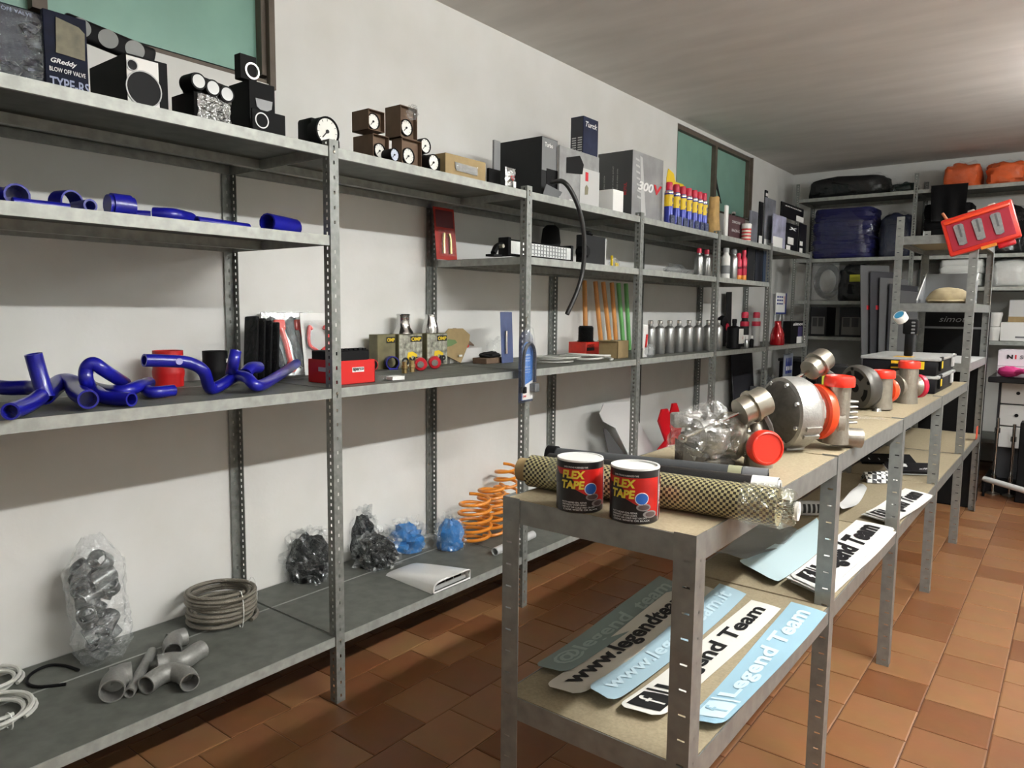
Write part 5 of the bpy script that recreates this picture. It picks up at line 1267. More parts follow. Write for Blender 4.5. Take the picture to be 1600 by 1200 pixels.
fin = MB().blob((.06, .06, .1), .2, 3, 4, 18, 12, M=trl(.20, .02, .05))
for k in range(5): fin.rbox((.175, -.03, .075+.016*k), (.235, .03, .082+.016*k), .003, 1)
fin.build('finned_housing', ALU, t)
MB().pipe((.17, .0, .035), (.245, -.035, .03), .03, .024, 22).build('drain_pipe', TA, t)
# third and fourth
t = thing('turbocharger', 'turbocharger with a dark slotted flange and red top cap', 'turbocharger', at(1362, 639, z=BZ), YAW+.3)
axis_lathe(MB(), [(0, -.02), (.09, -.02), (.096, -.01), (.096, .01), (.08, .05), (0, .05)], (-.075, .0, .098), (1, 0, .15), 40).build('slotted_flange', mat('flange_grey', '5c5a56', .45, .6), t)
m = MB(); T = trl(-.075, 0, .098) @ align((1, 0, .15))
for a0, a1, ra, rb in ((.3, 1.3, .045, .075), (1.6, 2.4, .045, .075), (3.2, 4.1, .05, .07)):
    pts = [(ra*math.cos(a0+(a1-a0)*i/6), ra*math.sin(a0+(a1-a0)*i/6)) for i in range(7)]+[(rb*math.cos(a1-(a1-a0)*i/6), rb*math.sin(a1-(a1-a0)*i/6)) for i in range(7)]
    MB().prism(pts, -.0215, -.0195, T).build('slot', BLACK, t, 0)
for a in (0, 1.45, 2.8, 4.6, 5.4): m.lathe([(.008, -.0215), (.008, -.019)], 12, T @ trl(.082*math.cos(a), .082*math.sin(a), 0))
m.lathe([(.02, -.0218), (.02, -.019)], 18, T); m.build('bolt_holes', BLACK, t, 0, kind='stuff')
scroll(t, (-.02, 0, .075), (1, 0, 0), .042, .02, .034, IRON, 'turbine_housing', start=2.2)
axis_lathe(MB(), [(.045, 0), (.06, .02), (.06, .05), (.045, .07), (0, .07)], (-.01, 0, .07), AX).build('centre_section', TA, t)
cap_tube(t, (.02, -.03, .005), (0, 0, 1), .145, .041, TA, REDCAP, .050, .034)
axis_lathe(MB(), [(.035, 0), (.05, .005), (.053, .02), (.048, .03), (.035, .03)], (.07, 0, .08), AX).build('orange_band', ORCAP, t)
axis_lathe(MB(), [(.036, .03), (.042, .031), (.042, .037), (.036, .037)], (.07, 0, .08), AX).build('white_ring', PW, t)
MB().lathe([(.02, 0), (.016, .012), (.006, .016), (0, .016)], 12, trl(-.03, -.06, 0)).build('loose_fitting', CHROME, t)
t = thing('turbocharger', 'farthest turbocharger with a tall capped outlet and crimson side cap', 'turbocharger', at(1413, 629, z=BZ), YAW+.3)
cap_tube(t, (-.005, -.02, .0), (0, 0, 1), .175, .040, TA, REDCAP, .047, .034)
scroll(t, (.0, .02, .075), AX, .045, .02, .034, TA, 'compressor_housing', start=2.5)
axis_lathe(MB(), [(.055, -.05), (.06, -.02), (.05, .02), (.034, .03), (.034, .05), (.045, .06), (.05, .075), (0, .075)], (.0, .01, .075), AX).build('centre_section', TA, t)
axis_lathe(MB(), [(.046, .07), (.055, .075), (.055, .095), (.048, .1), (0, .1)], (0, .01, .075), AX).build('crimson_cap', mat('crimson_plastic', 'c01c3a', .35), t)
# --- litter on the bench
t = thing('film_strip', 'flattened strip of clear film on the bench near its edge', 'plastic film', at(1355, 657, z=BZ+.001), YAW)
MB().sheet(lambda u, v: ((u-.5)*.13, (v-.5)*.06+.02*math.sin(u*4), .004+.006*noise.noise(Vector((u*6, v*4, 1)))+.004), 14, 6).build('strip', FILMH, t)
t = thing('film_strip', 'crumpled clear film beside the largest turbocharger', 'plastic film', at(1290, 686, z=BZ+.001), YAW)
MB().sheet(lambda u, v: ((u-.5)*.16, (v-.5)*.07, .006+.012*abs(noise.noise(Vector((u*5, v*4, 7))))), 16, 8).build('strip', FILM, t)
# --- tool cases, book case and tool at the far end of the bench
yc = 4.30
xa = at(1345, 600, y=yc).x; xb = at(1462, 600, y=yc).x; zt = at(1455, 560, y=yc).z
t = thing('tool_case', 'lower black tool case with grey rim at the far end of the bench', 'tool case', ((xa+xb)/2, yc, BZ+.0005)); W = (xb-xa)/2; H = (zt-BZ)/2
def case(t, W, H, D, stickers):
    MB().rbox((-W, 0, 0), (W, D, H-.016), .008, 2).build('case_body', mat('case_black', '101014', .45, spec=.2), t)
    MB().rbox((-W-.008, -.008, H-.016), (W+.012, D+.008, H), .004, 2).build('grey_rim', mat('case_rim', '9fa09e', .45), t)
    for a, b, m_ in stickers: MB().box((W*a, -.003, H*.35), (W*b, .001, H*.78)).build('sticker', m_, t, 0)
    MB().rbox((W+.001, .06, H*.25), (W+.012, .13, H+.004), .003, 1).build('latch', BLACK, t); MB().box((W+.012, .075, H*.4), (W+.0135, .115, H*.8)).build('yellow_tab', YELLOW, t, 0)
    MB().rbox((W+.001, D-.13, H*.25), (W+.012, D-.06, H+.004), .003, 1).build('latch', LGREY, t)
    MB().rbox((-W*.2, -.02, H*.45), (W*.25, -.003, H*.62), .005, 2).build('handle', BLACK, t)
case(t, W, H, .62, [(.3, .5, LGREY)])
t = thing('tool_case', 'upper black tool case with yellow label on its grey lid', 'tool case', ((xa+xb)/2, yc, BZ+H+.001))
case(t, W, H, .62, [(.55, .68, YELLOW), (-.2, .25, mat('case_yellow', 'd8a81c', .5))])
MB().box((-W*.15, -.004, H-.012), (W*.35, .09, H+.0015)).build('lid_label', mat('case_yellow', 'd8a81c', .5), t, 0)
p = at(1417, 560, y=yc+.06)
t = thing('hand_tool', 'upright black slotted tool with a white and blue cap on the cases', 'tool', (p.x, yc+.08, BZ+2*H+.004))
hz = at(1425, 500, y=yc+.08).z-(BZ+2*H+.004)
MB().rbox((-.018, -.018, 0), (.022, .018, hz*.72), .006, 2).build('shaft', BLACK, t); MB().rbox((-.03, -.022, hz*.6), (.042, .022, hz*1.02), .010, 2).build('head', BLACK, t)
m = MB()
for k in range(4): MB().rbox((.012, -.025, hz*(.62+.095*k)), (.03, -.021, hz*(.67+.095*k)), .003, 1).build('slot', MGREY, t)
MB().lathe([(.032, 0), (.034, .03), (.03, .04), (.026, .04), (.024, .034), (0, .034)], 20, trl(-.035, -.005, hz*1.0) @ rotm('Y', -.5) @ rotm('X', .7)).build('cap', WHITE, t)
MB().lathe([(.024, .036), (.024, .041)], 20, trl(-.035, -.005, hz*1.0) @ rotm('Y', -.5) @ rotm('X', .7)).build('cap_insert', mat('teal_blue', '3a8ab0', .4), t)
p = at(1318, 583, y=3.75)
t = thing('part_box', 'black box with a yellow label behind the turbochargers', 'box', (1.755, 3.62, BZ+.0005), .3)
MB().rbox((-.07, 0, 0), (.07, .2, .165), .003, 1).build('carton', CG, t); MB().box((-.05, -.0015, .06), (.068, 0, .125)).build('yellow_label', mat('acid_label', 'b0b030', .5), t, 0)
lettering(t, [('PROSPORT', .01, .10, .09, .012), ('BOOST GAUGE', .01, .08, .09, .01)], INKK)
# ================================================================== lower board of the bench: stickers
def quad4(pts, z): return [at(a, b, z=z) for a, b in pts]
def sticker(name, label, pts, m, text=None, tm=None, z=BL+.002, group='vinyl lettering strips on the bench shelf', curl=.012, bold=.02, mark=None, lo=.05, hi=.95, stack=0, vr=(.18, .82), wav=.004, cat='sticker', mt=None):
    NL, NR, FR, FL = quad4(pts, z); c = (NL+NR+FR+FL)/4; c.z = BL
    t = thing(name, label, cat, c, 0, group)
    def S(u, v, dz=0.0):
        p = (NR*(1-u)+FR*u)*(1-v)+(NL*(1-u)+FL*u)*v-c
        e = curl*((1-u)**6)+curl*.4*u**8+wav*(.5+.5*math.sin(u*7+v*3))
        p.z += e+dz; return p
    if stack:
        for k in range(stack):
            f = random.Random(k+int(pts[0][0])); ox, oy = f.uniform(-.012, .012), f.uniform(-.02, .02)
            MB().sheet(lambda u, v: S(u, v, -.0035*(k+1))+Vector((ox, oy, 0)), 14, 3, .0006).build('under_sheet', WHITE, t)
    def SR(u, v):
        k = math.sqrt(max(.02, 1-((.05-u)/.05)**2)) if u < .05 else 1
        return S(u, .5+(v-.5)*(.55+.45*k))
    MB().sheet(SR, 60, 6, .0006).build('backing', m, t)
    if mark is not None:     # rounded block with a letter f, then a bar
        u0, u1 = mark
        MB().sheet(lambda u, v: S(u0+(u1-u0)*u+.006*math.sin(PI*v)*(1 if u > .5 else -1), .12+.76*v, .0014), 8, 6).build('logo_block', tm, t)
        mf = MB(); mf.text('f', 1, 1, fn=lambda a, b: S(u0+(u1-u0)*(.5+a*.32), .18+.64*(.5+b), .0024)); mf.build('logo_letter', m, t, 0)
        MB().sheet(lambda u, v: S(u1+.015+.012*u, .1+.8*v, .0014), 2, 4).build('bar', tm, t)
        lo = u1+.045
    if text:
        mb = MB(); mb.text(text, 1, 1, fn=lambda a, b: S(lo+(hi-lo)*(.5+a), vr[0]+(vr[1]-vr[0])*(.5+b), .0016), bold=bold); mb.build('lettering', tm, t, 0)
    return t
TEAL = mat('grey_teal_backing', '7f908c', .5); PALEB = mat('pale_blue_backing', 'a6c2ce', .5); SKY = mat('sky_blue_vinyl', '93b6c6', .45); OFFW = mat('offwhite_backing', 'd2cec2', .55)
LTEAL = mat('pale_teal_ink', 'a2b2ae', .5); LSKY = mat('pale_blue_ink', 'c4dbe4', .5)
sticker('lettering_strip', 'grey-green strip reading @legend_team at the back of the shelf', [(832, 1048), (884, 1060), (1072, 922), (1030, 902)], TEAL, '@legend_team', LTEAL)
sticker('lettering_strip', 'off-white strip with black www.legendteam.it lettering', [(848, 1080), (906, 1096), (1118, 925), (1066, 908)], OFFW, 'www.legendteam.it', INKK, z=BL+.003, bold=.035)
sticker('lettering_strip', 'narrow pale blue strip with whitish www.legendteam.it lettering', [(915, 1088), (957, 1113), (1166, 934), (1124, 916)], PALEB, 'www.legendteam.it', LSKY, z=BL+.004, curl=.022)
sticker('lettering_strip', 'white strip with black Legend Team lettering and f block', [(962, 1112), (1032, 1131), (1220, 955), (1174, 940)], mat('white_backing', 'dcdad2', .5), 'Legend Team', INKK, z=BL+.003, mark=(.03, .13), bold=.03)
sticker('lettering_strip', 'sky blue strip with white Legend Team lettering at the shelf edge', [(1070, 1134), (1128, 1143), (1292, 962), (1236, 943)], SKY, 'Legend Team', LSKY, z=BL+.005, mark=(.04, .14), bold=.03)
sticker('blank_strip', 'blank pale blue strip in the second bay of the bench shelf', [(1150, 886), (1212, 920), (1296, 848), (1276, 812)], mat('pale_aqua', 'c2d8dc', .5), curl=.02)
sticker('film_sheet', 'translucent grey film sheet beside the blank blue strip', [(1098, 880), (1160, 892), (1245, 838), (1195, 818)], film('grey_sheet', 'c4ccce', .4, .3, 20, .5, .9), curl=.03, wav=.02, cat='plastic film')
MK = mat('bold_black_vinyl', '17171a', .45)
sticker('sticker_pile', 'thick pile of white sheets with bold black Legend Team lettering', [(1231, 905), (1288, 932), (1396, 828), (1338, 814)], WHITE, 'Legend Team', MK, z=BL+.022, curl=.008, stack=5, bold=.06, mark=(.04, .15), wav=.006, vr=(.1, .85))
sticker('sticker_pile', 'second pile of white lettering sheets in the third bay', [(1350, 804), (1396, 819), (1458, 776), (1414, 764)], WHITE, 'Legend Team', MK, z=BL+.014, curl=.008, stack=3, bold=.06, mark=(.04, .15), vr=(.1, .85))
sticker('blank_strip', 'blank white sheet folded upwards behind the bench post', [(1300, 798), (1312, 815), (1354, 774), (1342, 763)], WHITE, curl=.05, wav=.02)
def chk_mat():
    m = bpy.data.materials.new('checker_print'); m.use_nodes = True; N = m.node_tree.nodes; L = m.node_tree.links
    c = N.new('ShaderNodeTexChecker'); c.inputs['Scale'].default_value = 46; c.inputs['Color1'].default_value = rgb('e0e0dc'); c.inputs['Color2'].default_value = rgb('0a0a0b')
    tc = N.new('ShaderNodeTexCoord'); mp = N.new('ShaderNodeMapping'); mp.inputs['Rotation'].default_value = (0, 0, .6); L.new(tc.outputs['Object'], mp.inputs['Vector']); L.new(mp.outputs['Vector'], c.inputs['Vector'])
    L.new(c.outputs['Color'], N['Principled BSDF'].inputs['Base Color']); return m
p = at(1375, 752, z=BL)
t = thing('checkered_sticker', 'curled black and white checkered sticker on the bench shelf', 'sticker', p, .9)
MB().sheet(lambda u, v: (.20*(u-.5), .12*(v-.5)*(.4+.6*math.sin(PI*u)), .004+.05*math.sin(PI*v)), 20, 12, .0006).build('sheet', chk_mat(), t)
m = MB().lathe([(.02, .0), (.02, .001)], 18, trl(.05, -.025, .048) @ rotm('X', .5)); m.build('grey_emblem', MGREY, t)
p = at(1390, 724, z=BL)
t = thing('booklet', 'black booklet with small white figures on the bench shelf', 'booklet', p+Vector((0, 0, .018)), rot=(.30, 0, .55))
MB().rbox((-.17, -.05, 0), (.13, .06, .012), .002, 1).build('cover', BLACK, t)
m = MB()
for k, c in enumerate('1 2 3 4'.split()): m.text(c, .008, .022, fn=lambda a, b, k=k: (-.12+.055*k+a, -.01+b, .0125))
m.build('figures', INKW, t, 0)
p = at(1425, 740, z=BL)
t = thing('booklet', 'second black booklet with white skull mark nearer the shelf edge', 'booklet', p+Vector((0, 0, .02)), rot=(.30, 0, .55))
MB().rbox((-.13, -.05, 0), (.10, .05, .02), .002, 1).build('cover', mat('booklet_dark', '1a1a1e', .4, spec=.2), t); MB().rbox((-.135, -.055, 0), (.105, .055, .004), .001, 1).build('pages', LGREY, t)
m = MB()
for k in range(6): m.blob((.02, .02, .002), .4, 4, k, 10, 6, M=trl(-.06+.012*(k % 3), .005+.016*(k//3), .0202))
m.build('skull_mark', INKW, t); m = MB(); m.text('xfff', .06, .02, fn=lambda a, b: (.05+a, -.02+b, .0206), shear=.3); m.build('lettering', INKW, t, 0)
p = at(1268, 806, z=BL)
t = thing('rolled_sticker', 'loosely rolled clear sticker with black print near the bench post', 'sticker', p, YAW)
MB().sheet(lambda u, v: (-.07+.14*v, .032*math.cos(2*PI*u*1.1), .034+.032*math.sin(2*PI*u*1.1)), 30, 6).build('sheet', film('sticker_film', 'e4e6e6', .55, .2, 10, .3, .9), t)
m = MB()
for k in range(5): m.sheet(lambda u, v: (-.05+.02*k+.012*u, -.0335*math.cos(1.2*(v-.35)), .034+.0335*math.sin(1.2*(v-.35))), 3, 6)
m.build('black_print', INKK, t)

# ================================================================== on the tall rack
zr = 1.503
p = at(1475, 470, y=RY0+.12)
t = thing('open_box', 'open grey box with a beige cap inside on the tall rack', 'box', (p.x, RY0+.08, zr), .0)
b = MB(); b.box((-.15, .30, 0), (.15, .303, .20)); b.box((-.15, 0, 0), (.15, .30, .003)); b.prism([(0, 0), (.30, 0), (.30, .2), (0, .02)], -.15, -.147, Matrix(((0,0,1,0),(1,0,0,0),(0,1,0,0),(0,0,0,1)))); b.prism([(0, 0), (.30, 0), (.30, .2), (0, .02)], .147, .15, Matrix(((0,0,1,0),(1,0,0,0),(0,1,0,0),(0,0,0,1))))
b.build('carton', MGREY, t, 0)
for s in (-1, 1): MB().tube([(s*.148, 0, .02), (s*.148, .30, .2)], .004, 6).build('pale_edge', WHITE, t)
t = thing('beige_cap', 'beige cloth cap lying inside the open grey box', 'cap', (p.x+.01, RY0+.19, zr+.004), 0)
MB().blob((.24, .18, .10), .12, 2, 3, 26, 14, flat=.6).build('crown', mat('beige_cloth', 'a09272', .85, var=.12, scale=25), t); MB().sheet(lambda u, v: ((u-.5)*.2, -.06-.07*v*math.sin(PI*u), .02-.01*v), 14, 5, .003).build('peak', mat('beige_cloth', 'a09272', .85), t)
# red case hooked on the right-hand post
pr_ = at(1531, 357, y=RY0-.056)
t = thing('red_case', 'bright red plastic case with three grey bits hung on the rack', 'case', pr_, 0, rot=(0, -.29, .0)); s_ = .00405
MB().rbox((-.185, 0, -.115), (.185, .05, .115), .012, 3).build('case_body', REDCAP, t)
MB().rbox((-.163, -.004, -.09), (.163, .0, .075), .004, 1).build('recess', mat('case_crimson', 'a8102e', .5), t)
MB().rbox((-.17, -.012, .078), (.17, .0, .098), .005, 2).build('front_ridge', ORCAP, t)
for k in (-1, 0, 1):
    MB().prism([(-.026, .06), (-.016, .068), (.016, .068), (.026, .06), (.022, -.055), (.0, -.062), (-.02, -.055)], 0, .014, trl(k*.095-.005, -.004, -.008) @ rotm('X', HP)).build('grey_bit', mat('bit_grey', '9a9c9c', .35, .5, var=.15, scale=60), t, 30)
    MB().box((k*.095-.008, -.022, -.02), (k*.095+.002, -.017, .055)).build('bit_groove', mat('groove_grey', '5e6062', .4), t, 0)
for x in (-.02, .085): MB().rbox((x-.018, .01, .112), (x+.018, .045, .124), .003, 1).build('clip', mat('clip_pale', 'c8b4a8', .5), t)
MB().box((-.02, -.008, -.125), (.06, .03, -.108)).build('orange_label', ORANGE, t, 0)
MB().tube([(-.15, .03, .11), (-.165, .03, .16)], .008, 8).build('hang_tag', mat('tag_copper', 'b0663c', .5), t)
MB().rbox((.06, .02, -.145), (.15, .06, -.112), .01, 2).build('torn_corner', mat('red_lacquered', 'c00d1c', .4), t)
# ================================================================== across the back wall
BLKCLOTH = mat('black_wrapped_cloth', '08080a', .75, bump=.6, scale=14, spec=.2)
def bale(name, label, px0, px1, py0, py1, y, d, m, amp=.12, seed=1, wrap=True, group=None, cat='bale', zs=None, squ=.55, layers=0):
    a = at(px0, py1, y=y); b = at(px1, py0, y=y); w, h = b.x-a.x, b.z-a.z; z0 = a.z if zs is None else zs
    t = thing(name, label, cat, ((a.x+b.x)/2, y+d/2, z0), 0, group)
    if layers:
        for k in range(layers):
            hh = h/layers; f = random.Random(k+seed); MB().blob((w*f.uniform(.93, 1), d*f.uniform(.95, 1), hh*1.35), .07, 4, k+seed, 30, 10, M=trl(w*f.uniform(-.02, .02), 0, hh*k), squ=.3).build('folded_layer', m, t)
    else: MB().blob((w, d, b.z-z0), amp, 2.5, seed, 34, 20, flat=.3, squ=squ).build('bundle', m, t)
    if wrap: MB().blob((w*1.04, d*1.04, (b.z-z0)*1.03), amp*1.2+.04, 3.2, seed+2, 38, 22, flat=.28, squ=squ).build('wrap_film', film('bale_film', 'd8dcde', .07, .1, 14, 1.0), t)
    return t
SB = 2.606
bale('cloth_bale', 'long black wrapped bale under the ceiling, on the back top shelf', 1258, 1384, 266, 318, 7.93, .45, BLKCLOTH, .08, 2, zs=SB, cat='bale')
bale('cloth_bundle', 'small flat black bundle right of the long black bale', 1389, 1430, 283, 303, 7.95, .3, mat('dark_green_cloth', '14201d', .5), .3, 5, zs=SB)
ORB = mat('orange_cloth', 'd8602a', .6, var=.1, scale=14, bump=.4, bscale=10)
bale('orange_bundle', 'left orange wrapped bundle on the back top shelf', 1471, 1533, 250, 290, 7.93, .4, ORB, .16, 7, zs=SB, group='orange wrapped bundles')
bale('orange_bundle', 'right orange wrapped bundle at the frame edge', 1537, 1606, 246, 288, 7.93, .4, ORB, .16, 9, zs=SB, group='orange wrapped bundles')
NB = mat('navy_cloth', '0d0f48', .6, var=.2, scale=10, bump=.4, bscale=8)
t = bale('folded_stack', 'tall stack of navy blue folded cloth on the back shelf', 1264, 1367, 320, 402, 7.93, .45, NB, .05, 3, True, zs=1.992, layers=11)
t = bale('folded_stack', 'grey-blue wrapped stack beside the navy cloth', 1368, 1424, 330, 402, 7.96, .42, mat('slate_cloth', '23283c', .5, var=.3, scale=8), .12, 14, True, zs=1.992)
bale('folded_stack', 'black folded pile right of the tall rack top', 1436, 1520, 322, 402, 7.93, .45, BLKCLOTH, .10, 16, False, zs=1.987, layers=4)
bale('folded_stack', 'black folded pile at the right frame edge', 1516, 1610, 318, 402, 7.93, .45, BLKCLOTH, .12, 18, True, zs=1.987)
p = at(1480, 345, y=7.88)
t = thing('hanging_cloth', 'black cloth draped over the edge of the back top shelf', 'cloth', (p.x, 7.885, p.z))
MB().sheet(lambda u, v: ((u-.5)*.27*(1+.1*v), -.01-.012*math.sin(u*14)*(1-v), .33*v), 24, 8, .006).build('cloth', BLKCLOTH, t)
p = at(1285, 468, y=7.95)
t = thing('ring_bag', 'clear bag with a dark ring on the middle back shelf', 'bag', (p.x+.03, 8.0, 1.562))
MB().tube([(.11*math.cos(a), 0, .20+.15*math.sin(a)) for a in [2*PI*i/28 for i in range(28)]], .03, 10, closed=True).build('dark_ring', DGREY, t)
MB().sheet(lambda u, v: (-.14+.26*u, -.06+.02*noise.noise(Vector((u*5, v*5, 3))), .004+.40*v), 14, 14).build('bag_film', film('ring_bag_film', 'c8cccc', .3, .15, 25, 1, .6), t)
t = bale('wrapped_seat', 'black wrapped seat with a yellow label on the back shelf', 1304, 1370, 413, 466, 7.93, .4, BLKCLOTH, .12, 22, True, zs=1.562)
MB().box((-.05, -.222, .19), (.05, -.205, .26)).build('yellow_label', mat('acid_label', 'b0b030', .5), t, 0)
for k, (a, b, c) in enumerate(((1264, 1292, 'left'), (1310, 1350, 'middle'), (1362, 1398, 'right'))):
    A = at(a, 524, y=7.94); Bq = at(b, 480, y=7.94); w = Bq.x-A.x
    t = thing('printed_box', '%s of three dark printed boxes on the lower back shelf' % c, 'box', ((A.x+Bq.x)/2, 7.95, 1.199), 0, 'dark printed boxes on the lower back shelf')
    MB().rbox((-w/2, 0, 0), (w/2, .35, .30), .003, 1).build('carton', mat('box_charcoal', '27282a', .5, spec=.2), t)
    m = MB()
    MB().box((-w*.4, -.002, .02), (w*.4, 0, .20)).build('grey_print', mat('print_grey%d' % k, ('7c7c7a', '6e6c68', '2c2c2e')[k], .5), t, 0)
    for q in (0, 1): MB().box((-w*.34+w*.36*q, -.003, .10), (-w*.34+w*.36*q+w*.28, -.001, .19)).build('photo_print', mat('photo_dark', '38383a', .4), t, 0)
for k in range(5):
    A = at(1386+k*4, 540, y=7.6); t = thing('leaning_panel', '%s leaning clear-wrapped panel behind the tall rack' % ['first', 'second', 'third', 'fourth', 'fifth'][k], 'panel', (A.x+.03*k, 7.50+.02*k, 0), 0, 'wrapped panels leaning behind the rack', rot=(-.10, .02*k, .9))
    MB().rbox((-.16, 0, 0), (.16, .012, 1.9-.06*k), .003, 1).build('panel', mat('panel_dim%d' % (k % 2), ('5c5d5e', '34353a')[k % 2], .3), t)
    if k < 2: MB().box((-.1, -.002, 1.48), (.1, 0, 1.52)).build('red_print', INKR, t, 0)
# dark crates standing below
for k, (x, y, w, h, lab) in enumerate(((.47, 7.46, .4, .95, 'tall black crate at the left of the back corner'), (.84, 7.1, .28, .8, 'black crate in the middle below the back shelving'), (1.72, 7.0, .45, .9, 'black crate right behind the tall rack'))):
    t = thing('crate', lab, 'crate', (x, y, 0)); MB().rbox((-w/2, 0, 0), (w/2, .42, h), .01, 2).build('crate_body', mat('crate_black', '0e0e10', .5, spec=.2), t)
    MB().rbox((-w/2-.01, -.01, h), (w/2+.01, .43, h+.03), .006, 1).build('lid', mat('crate_lid', '1a1a1d', .5), t)
t = thing('speaker_cabinet', 'black cabinet with a faint white logo seen through the tall rack', 'cabinet', (1.91, 6.30, .0)); MB().rbox((-.21, 0, 0), (.20, .3, 1.46), .008, 1).build('cabinet_body', CG, t); MB().box((-.205, -.004, 1.33), (.205, 0, 1.345)).build('shelf_line', MGREY, t, 0)
lettering(t, [('simota', .0, 1.40, .2, .04)], MGREY, y=-.004, shear=.3)
# right-hand back shelf
WB = mat('white_bag_plastic', 'c9ccc8', .35, bump=.5, scale=14)
bale('white_bundle', 'white wrapped bundle seen above the grey box through the rack', 1462, 1536, 410, 452, 7.93, .42, WB, .10, 31, False, zs=1.692, layers=4)
bale('white_bundle', 'white wrapped bundle at the right frame edge', 1540, 1612, 402, 452, 7.93, .42, WB, .12, 33, True, zs=1.692)
A = at(1561, 531, y=7.9)
t = thing('white_box', 'long white box with grey stripe on the right back shelf', 'box', (A.x+.165, 7.945, 1.202)); MB().rbox((-.165, 0, 0), (.165, .4, .17), .004, 1).build('carton', WHITE, t); MB().box((-.05, -.002, .03), (.15, 0, .045)).build('grey_stripe', MGREY, t, 0)
t = thing('kraft_carton', 'kraft and grey carton on top of the long white box', 'box', (A.x+.19, 7.985, 1.373)); MB().rbox((-.14, 0, 0), (.14, .36, .20), .004, 1).build('carton', LGREY, t); MB().box((-.14, -.002, 0), (.14, 0, .05)).build('kraft_strip', KRAFT, t, 0)
for k in range(2):
    t = thing('white_pot', ('upper' if k else 'lower')+' white pot left of the long white box', 'pot', (A.x-.05, 7.98, 1.2025+.13*k), 0, 'white pots on the right back shelf'); MB().lathe([(.045, 0), (.055, .09), (.06, .10), (.058, .125), (0, .128)], 20).build('pot_body', WPLAST, t)
# counter with drawers
CX = at(1546, 600, y=6.95).x
ct = thing('display_counter', 'dark counter with white drawers under it at the right', 'counter', (CX+.55, 7.2, 0))
MB().rbox((-.56, -.28, .90), (.56, .3, .945), .006, 1).build('counter_top', mat('counter_dark', '1a1a1c', .3), ct)
MB().rbox((-.55, -.26, 0), (.55, .28, .10), .004, 1).build('plinth', BLACK, ct)
MB().box((-.50, -.05, .10), (.55, .28, .90)).build('carcass', mat('carcass_grey', '3c3d40', .5), ct, 0)
for c in range(4):
    for r_ in range(3):
        if r_ == 0 and c: continue
        d = MB().rbox((-.48+.25*c, -.085, .36+.18*r_ if c == 0 else .36+.18*r_), (-.48+.25*c+.235, -.05, .36+.18*r_+.17), .004, 1).build('drawer', WPLAST, ct)
        MB().lathe([(.012, 0), (.014, .012), (0, .014)], 12, trl(-.48+.25*c+.117, -.085, .45+.18*r_) @ rotm('X', HP)).build('knob', BLACK, d)
for k, x in enumerate((-.47, -.36)):
    t = thing('chrome_stand', ('left' if k == 0 else 'right')+' chrome tube stand in front of the white drawers', 'stand', (CX+.55+x, 6.93, .0)); MB().cyl((0, 0, 0), (0, 0, .62-.04*k), .012, n=14).build('tube', CHROME, t); MB().lathe([(.05, 0), (.05, .01), (.015, .02)], 20).build('foot', STEEL, t)
    for z in (.12, .5-.06*k): MB().cyl((0, 0, z), (0, 0, z+.04), .02, n=14).build('collar', CHROME, t)
a = at(1538, 748, y=6.80); b = at(1606, 768, y=6.60)
t = thing('chrome_pipe', 'bright chrome pipe lying low in front of the counter', 'pipe', a); MB().pipe((0, 0, 0), (b-a)*1.6, .022, .018, 20).build('pipe_body', mat('satin_pipe', 'dcdcda', .45, .2), t); MB().cyl((.0, 0, -.022), (.0, 0, -a.z), .01, n=10).build('support', BLACK, t); MB().cyl((b-a)*1.5+Vector((0, 0, -.022)), Vector(((b-a)*1.5).xy.to_3d())+Vector((0, 0, -a.z)), .01, n=10).build('support', BLACK, t)
A = at(1590, 720, y=6.75); t = thing('black_box', 'tall black box cut by the right frame edge', 'box', (A.x+.12, 6.72, 0)); MB().rbox((-.12, 0, 0), (.12, .18, .62), .006, 1).build('box_body', BLACK, t); MB().box((-.122, .02, .3), (-.12, .1, .36)).build('side_mark', DGREY, t, 0)
t = thing('exhaust_box', 'white box printed SUPERSPRINT standing on the dark counter', 'box', (CX+.42, 6.99, .946)); MB().rbox((-.38, 0, 0), (.38, .3, .21), .003, 1).build('carton', mat('lilac_white', 'd2ccd2', .5), t)
lettering(t, [('SUPERSPRINT', -.085, .16, .30, .030)], mat('greyish_ink', '6a6a70', .5), bold=.02)
lettering(t, [('N', -.30, .16, .04, .034)], INKK, bold=.05); MB().box((-.268, -.002, .143), (-.257, -.0005, .177)).build('red_mark', INKR, t, 0); MB().box((-.38, -.0015, .085), (.38, -.0003, .088)).build('seam', MGREY, t, 0)
t = thing('rubber_glove', 'pink rubber glove dropped on the counter before the white box', 'glove', (CX+.16, 6.945, .9465), -.5); t.scale = (1.5, 1.5, 1.9)
g = MB().blob((.12, .05, .045), .2, 3, 2, 20, 12, M=trl(-.03, 0, 0)); 
for k in range(4): g.tube(smoothpath([(.02, -.018+.012*k, .025), (.06, -.024+.016*k, .03), (.09+.01*(k % 2), -.03+.02*k, .015)], 4), .010, 8)
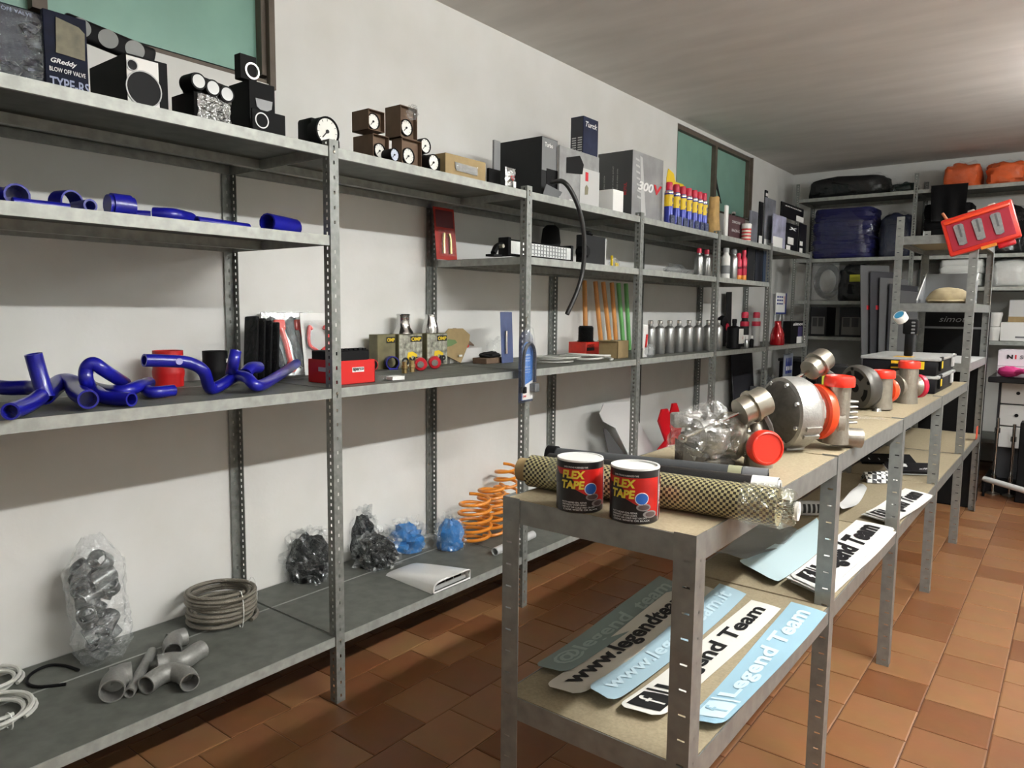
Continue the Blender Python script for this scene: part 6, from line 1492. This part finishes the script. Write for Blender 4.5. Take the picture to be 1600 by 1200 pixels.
g.tube(smoothpath([(-.02, .02, .03), (.01, .05, .03), (.03, .06, .02)], 4), .010, 8); g.build('glove_body', PINK, t)
t = thing('orange_tag', 'small orange tag hanging at the rack foot shelf', 'tag', (2.136, 5.9, .58)); MB().rbox((0, -.04, 0), (.004, .04, .09), .003, 1).build('tag_body', ORCAP, t)

# --- below the middle shelf in the far bays
pz = at(1232, 572, x=.45)
t = thing('bottle_poster', 'small poster of blue bottles on a grey stand under the red flask', 'poster', (.45, pz.y, ZL), HP)
zc_ = pz.z-ZL
MB().rbox((-.13, 0, zc_-.12), (.13, .012, zc_+.12), .003, 1).build('poster_board', mat('poster_grey', '8d949e', .4), t)
for k in range(3):
    MB().prism([(-.025, -.07), (.025, -.07), (.025, .03), (.012, .055), (.012, .08), (-.012, .08), (-.012, .055), (-.025, .03)], 0, .002, trl(-.065+.065*k, -.001, zc_) @ rotm('X', HP)).build('bottle_print', mat('bottle_blue', '22348c', .4), t, 0)
    MB().box((-.085+.065*k, -.005, zc_-.04), (-.045+.065*k, -.0035, zc_)).build('label_print', WHITE, t, 0)
for s in (-1, 1): MB().tube([(s*.15, .03, 0), (s*.09, .02, zc_-.1)], .012, 10).build('leg', TUBEG, t)
pz = col(1160, .10, ZL)
t = thing('dark_sheet', 'dark grey sheet leaning on the wall under the middle shelf', 'sheet', (.14, pz.y, ZL+.002), HP, rot=(-.10, 0, HP))
MB().rbox((-.28, 0, 0), (.28, .008, .82), .003, 1).build('sheet_body', mat('smoky_sheet', '34343a', .35), t)
pz = col(1215, .3, ZL)
t = thing('wire_bin', 'grey slatted bin with clear bags under the display stand', 'bin', (.35, pz.y-.05, ZL), HP)
for k in range(5): MB().rbox((-.25, 0, .04+.09*k), (.25, .012, .085+.09*k), .003, 1).build('slat', mat('bin_grey', '6c6e70', .4), t)
for s in (-1, 1): MB().rbox((s*.25-.012, .012, 0), (s*.25+.012, .24, .46), .003, 1).build('side', mat('bin_grey', '6c6e70', .4), t)
MB().blob((.46, .2, .5), .3, 3, 41, 26, 16, M=trl(0, .13, .05), flat=.3).build('clear_bags', FILMH, t, 0)
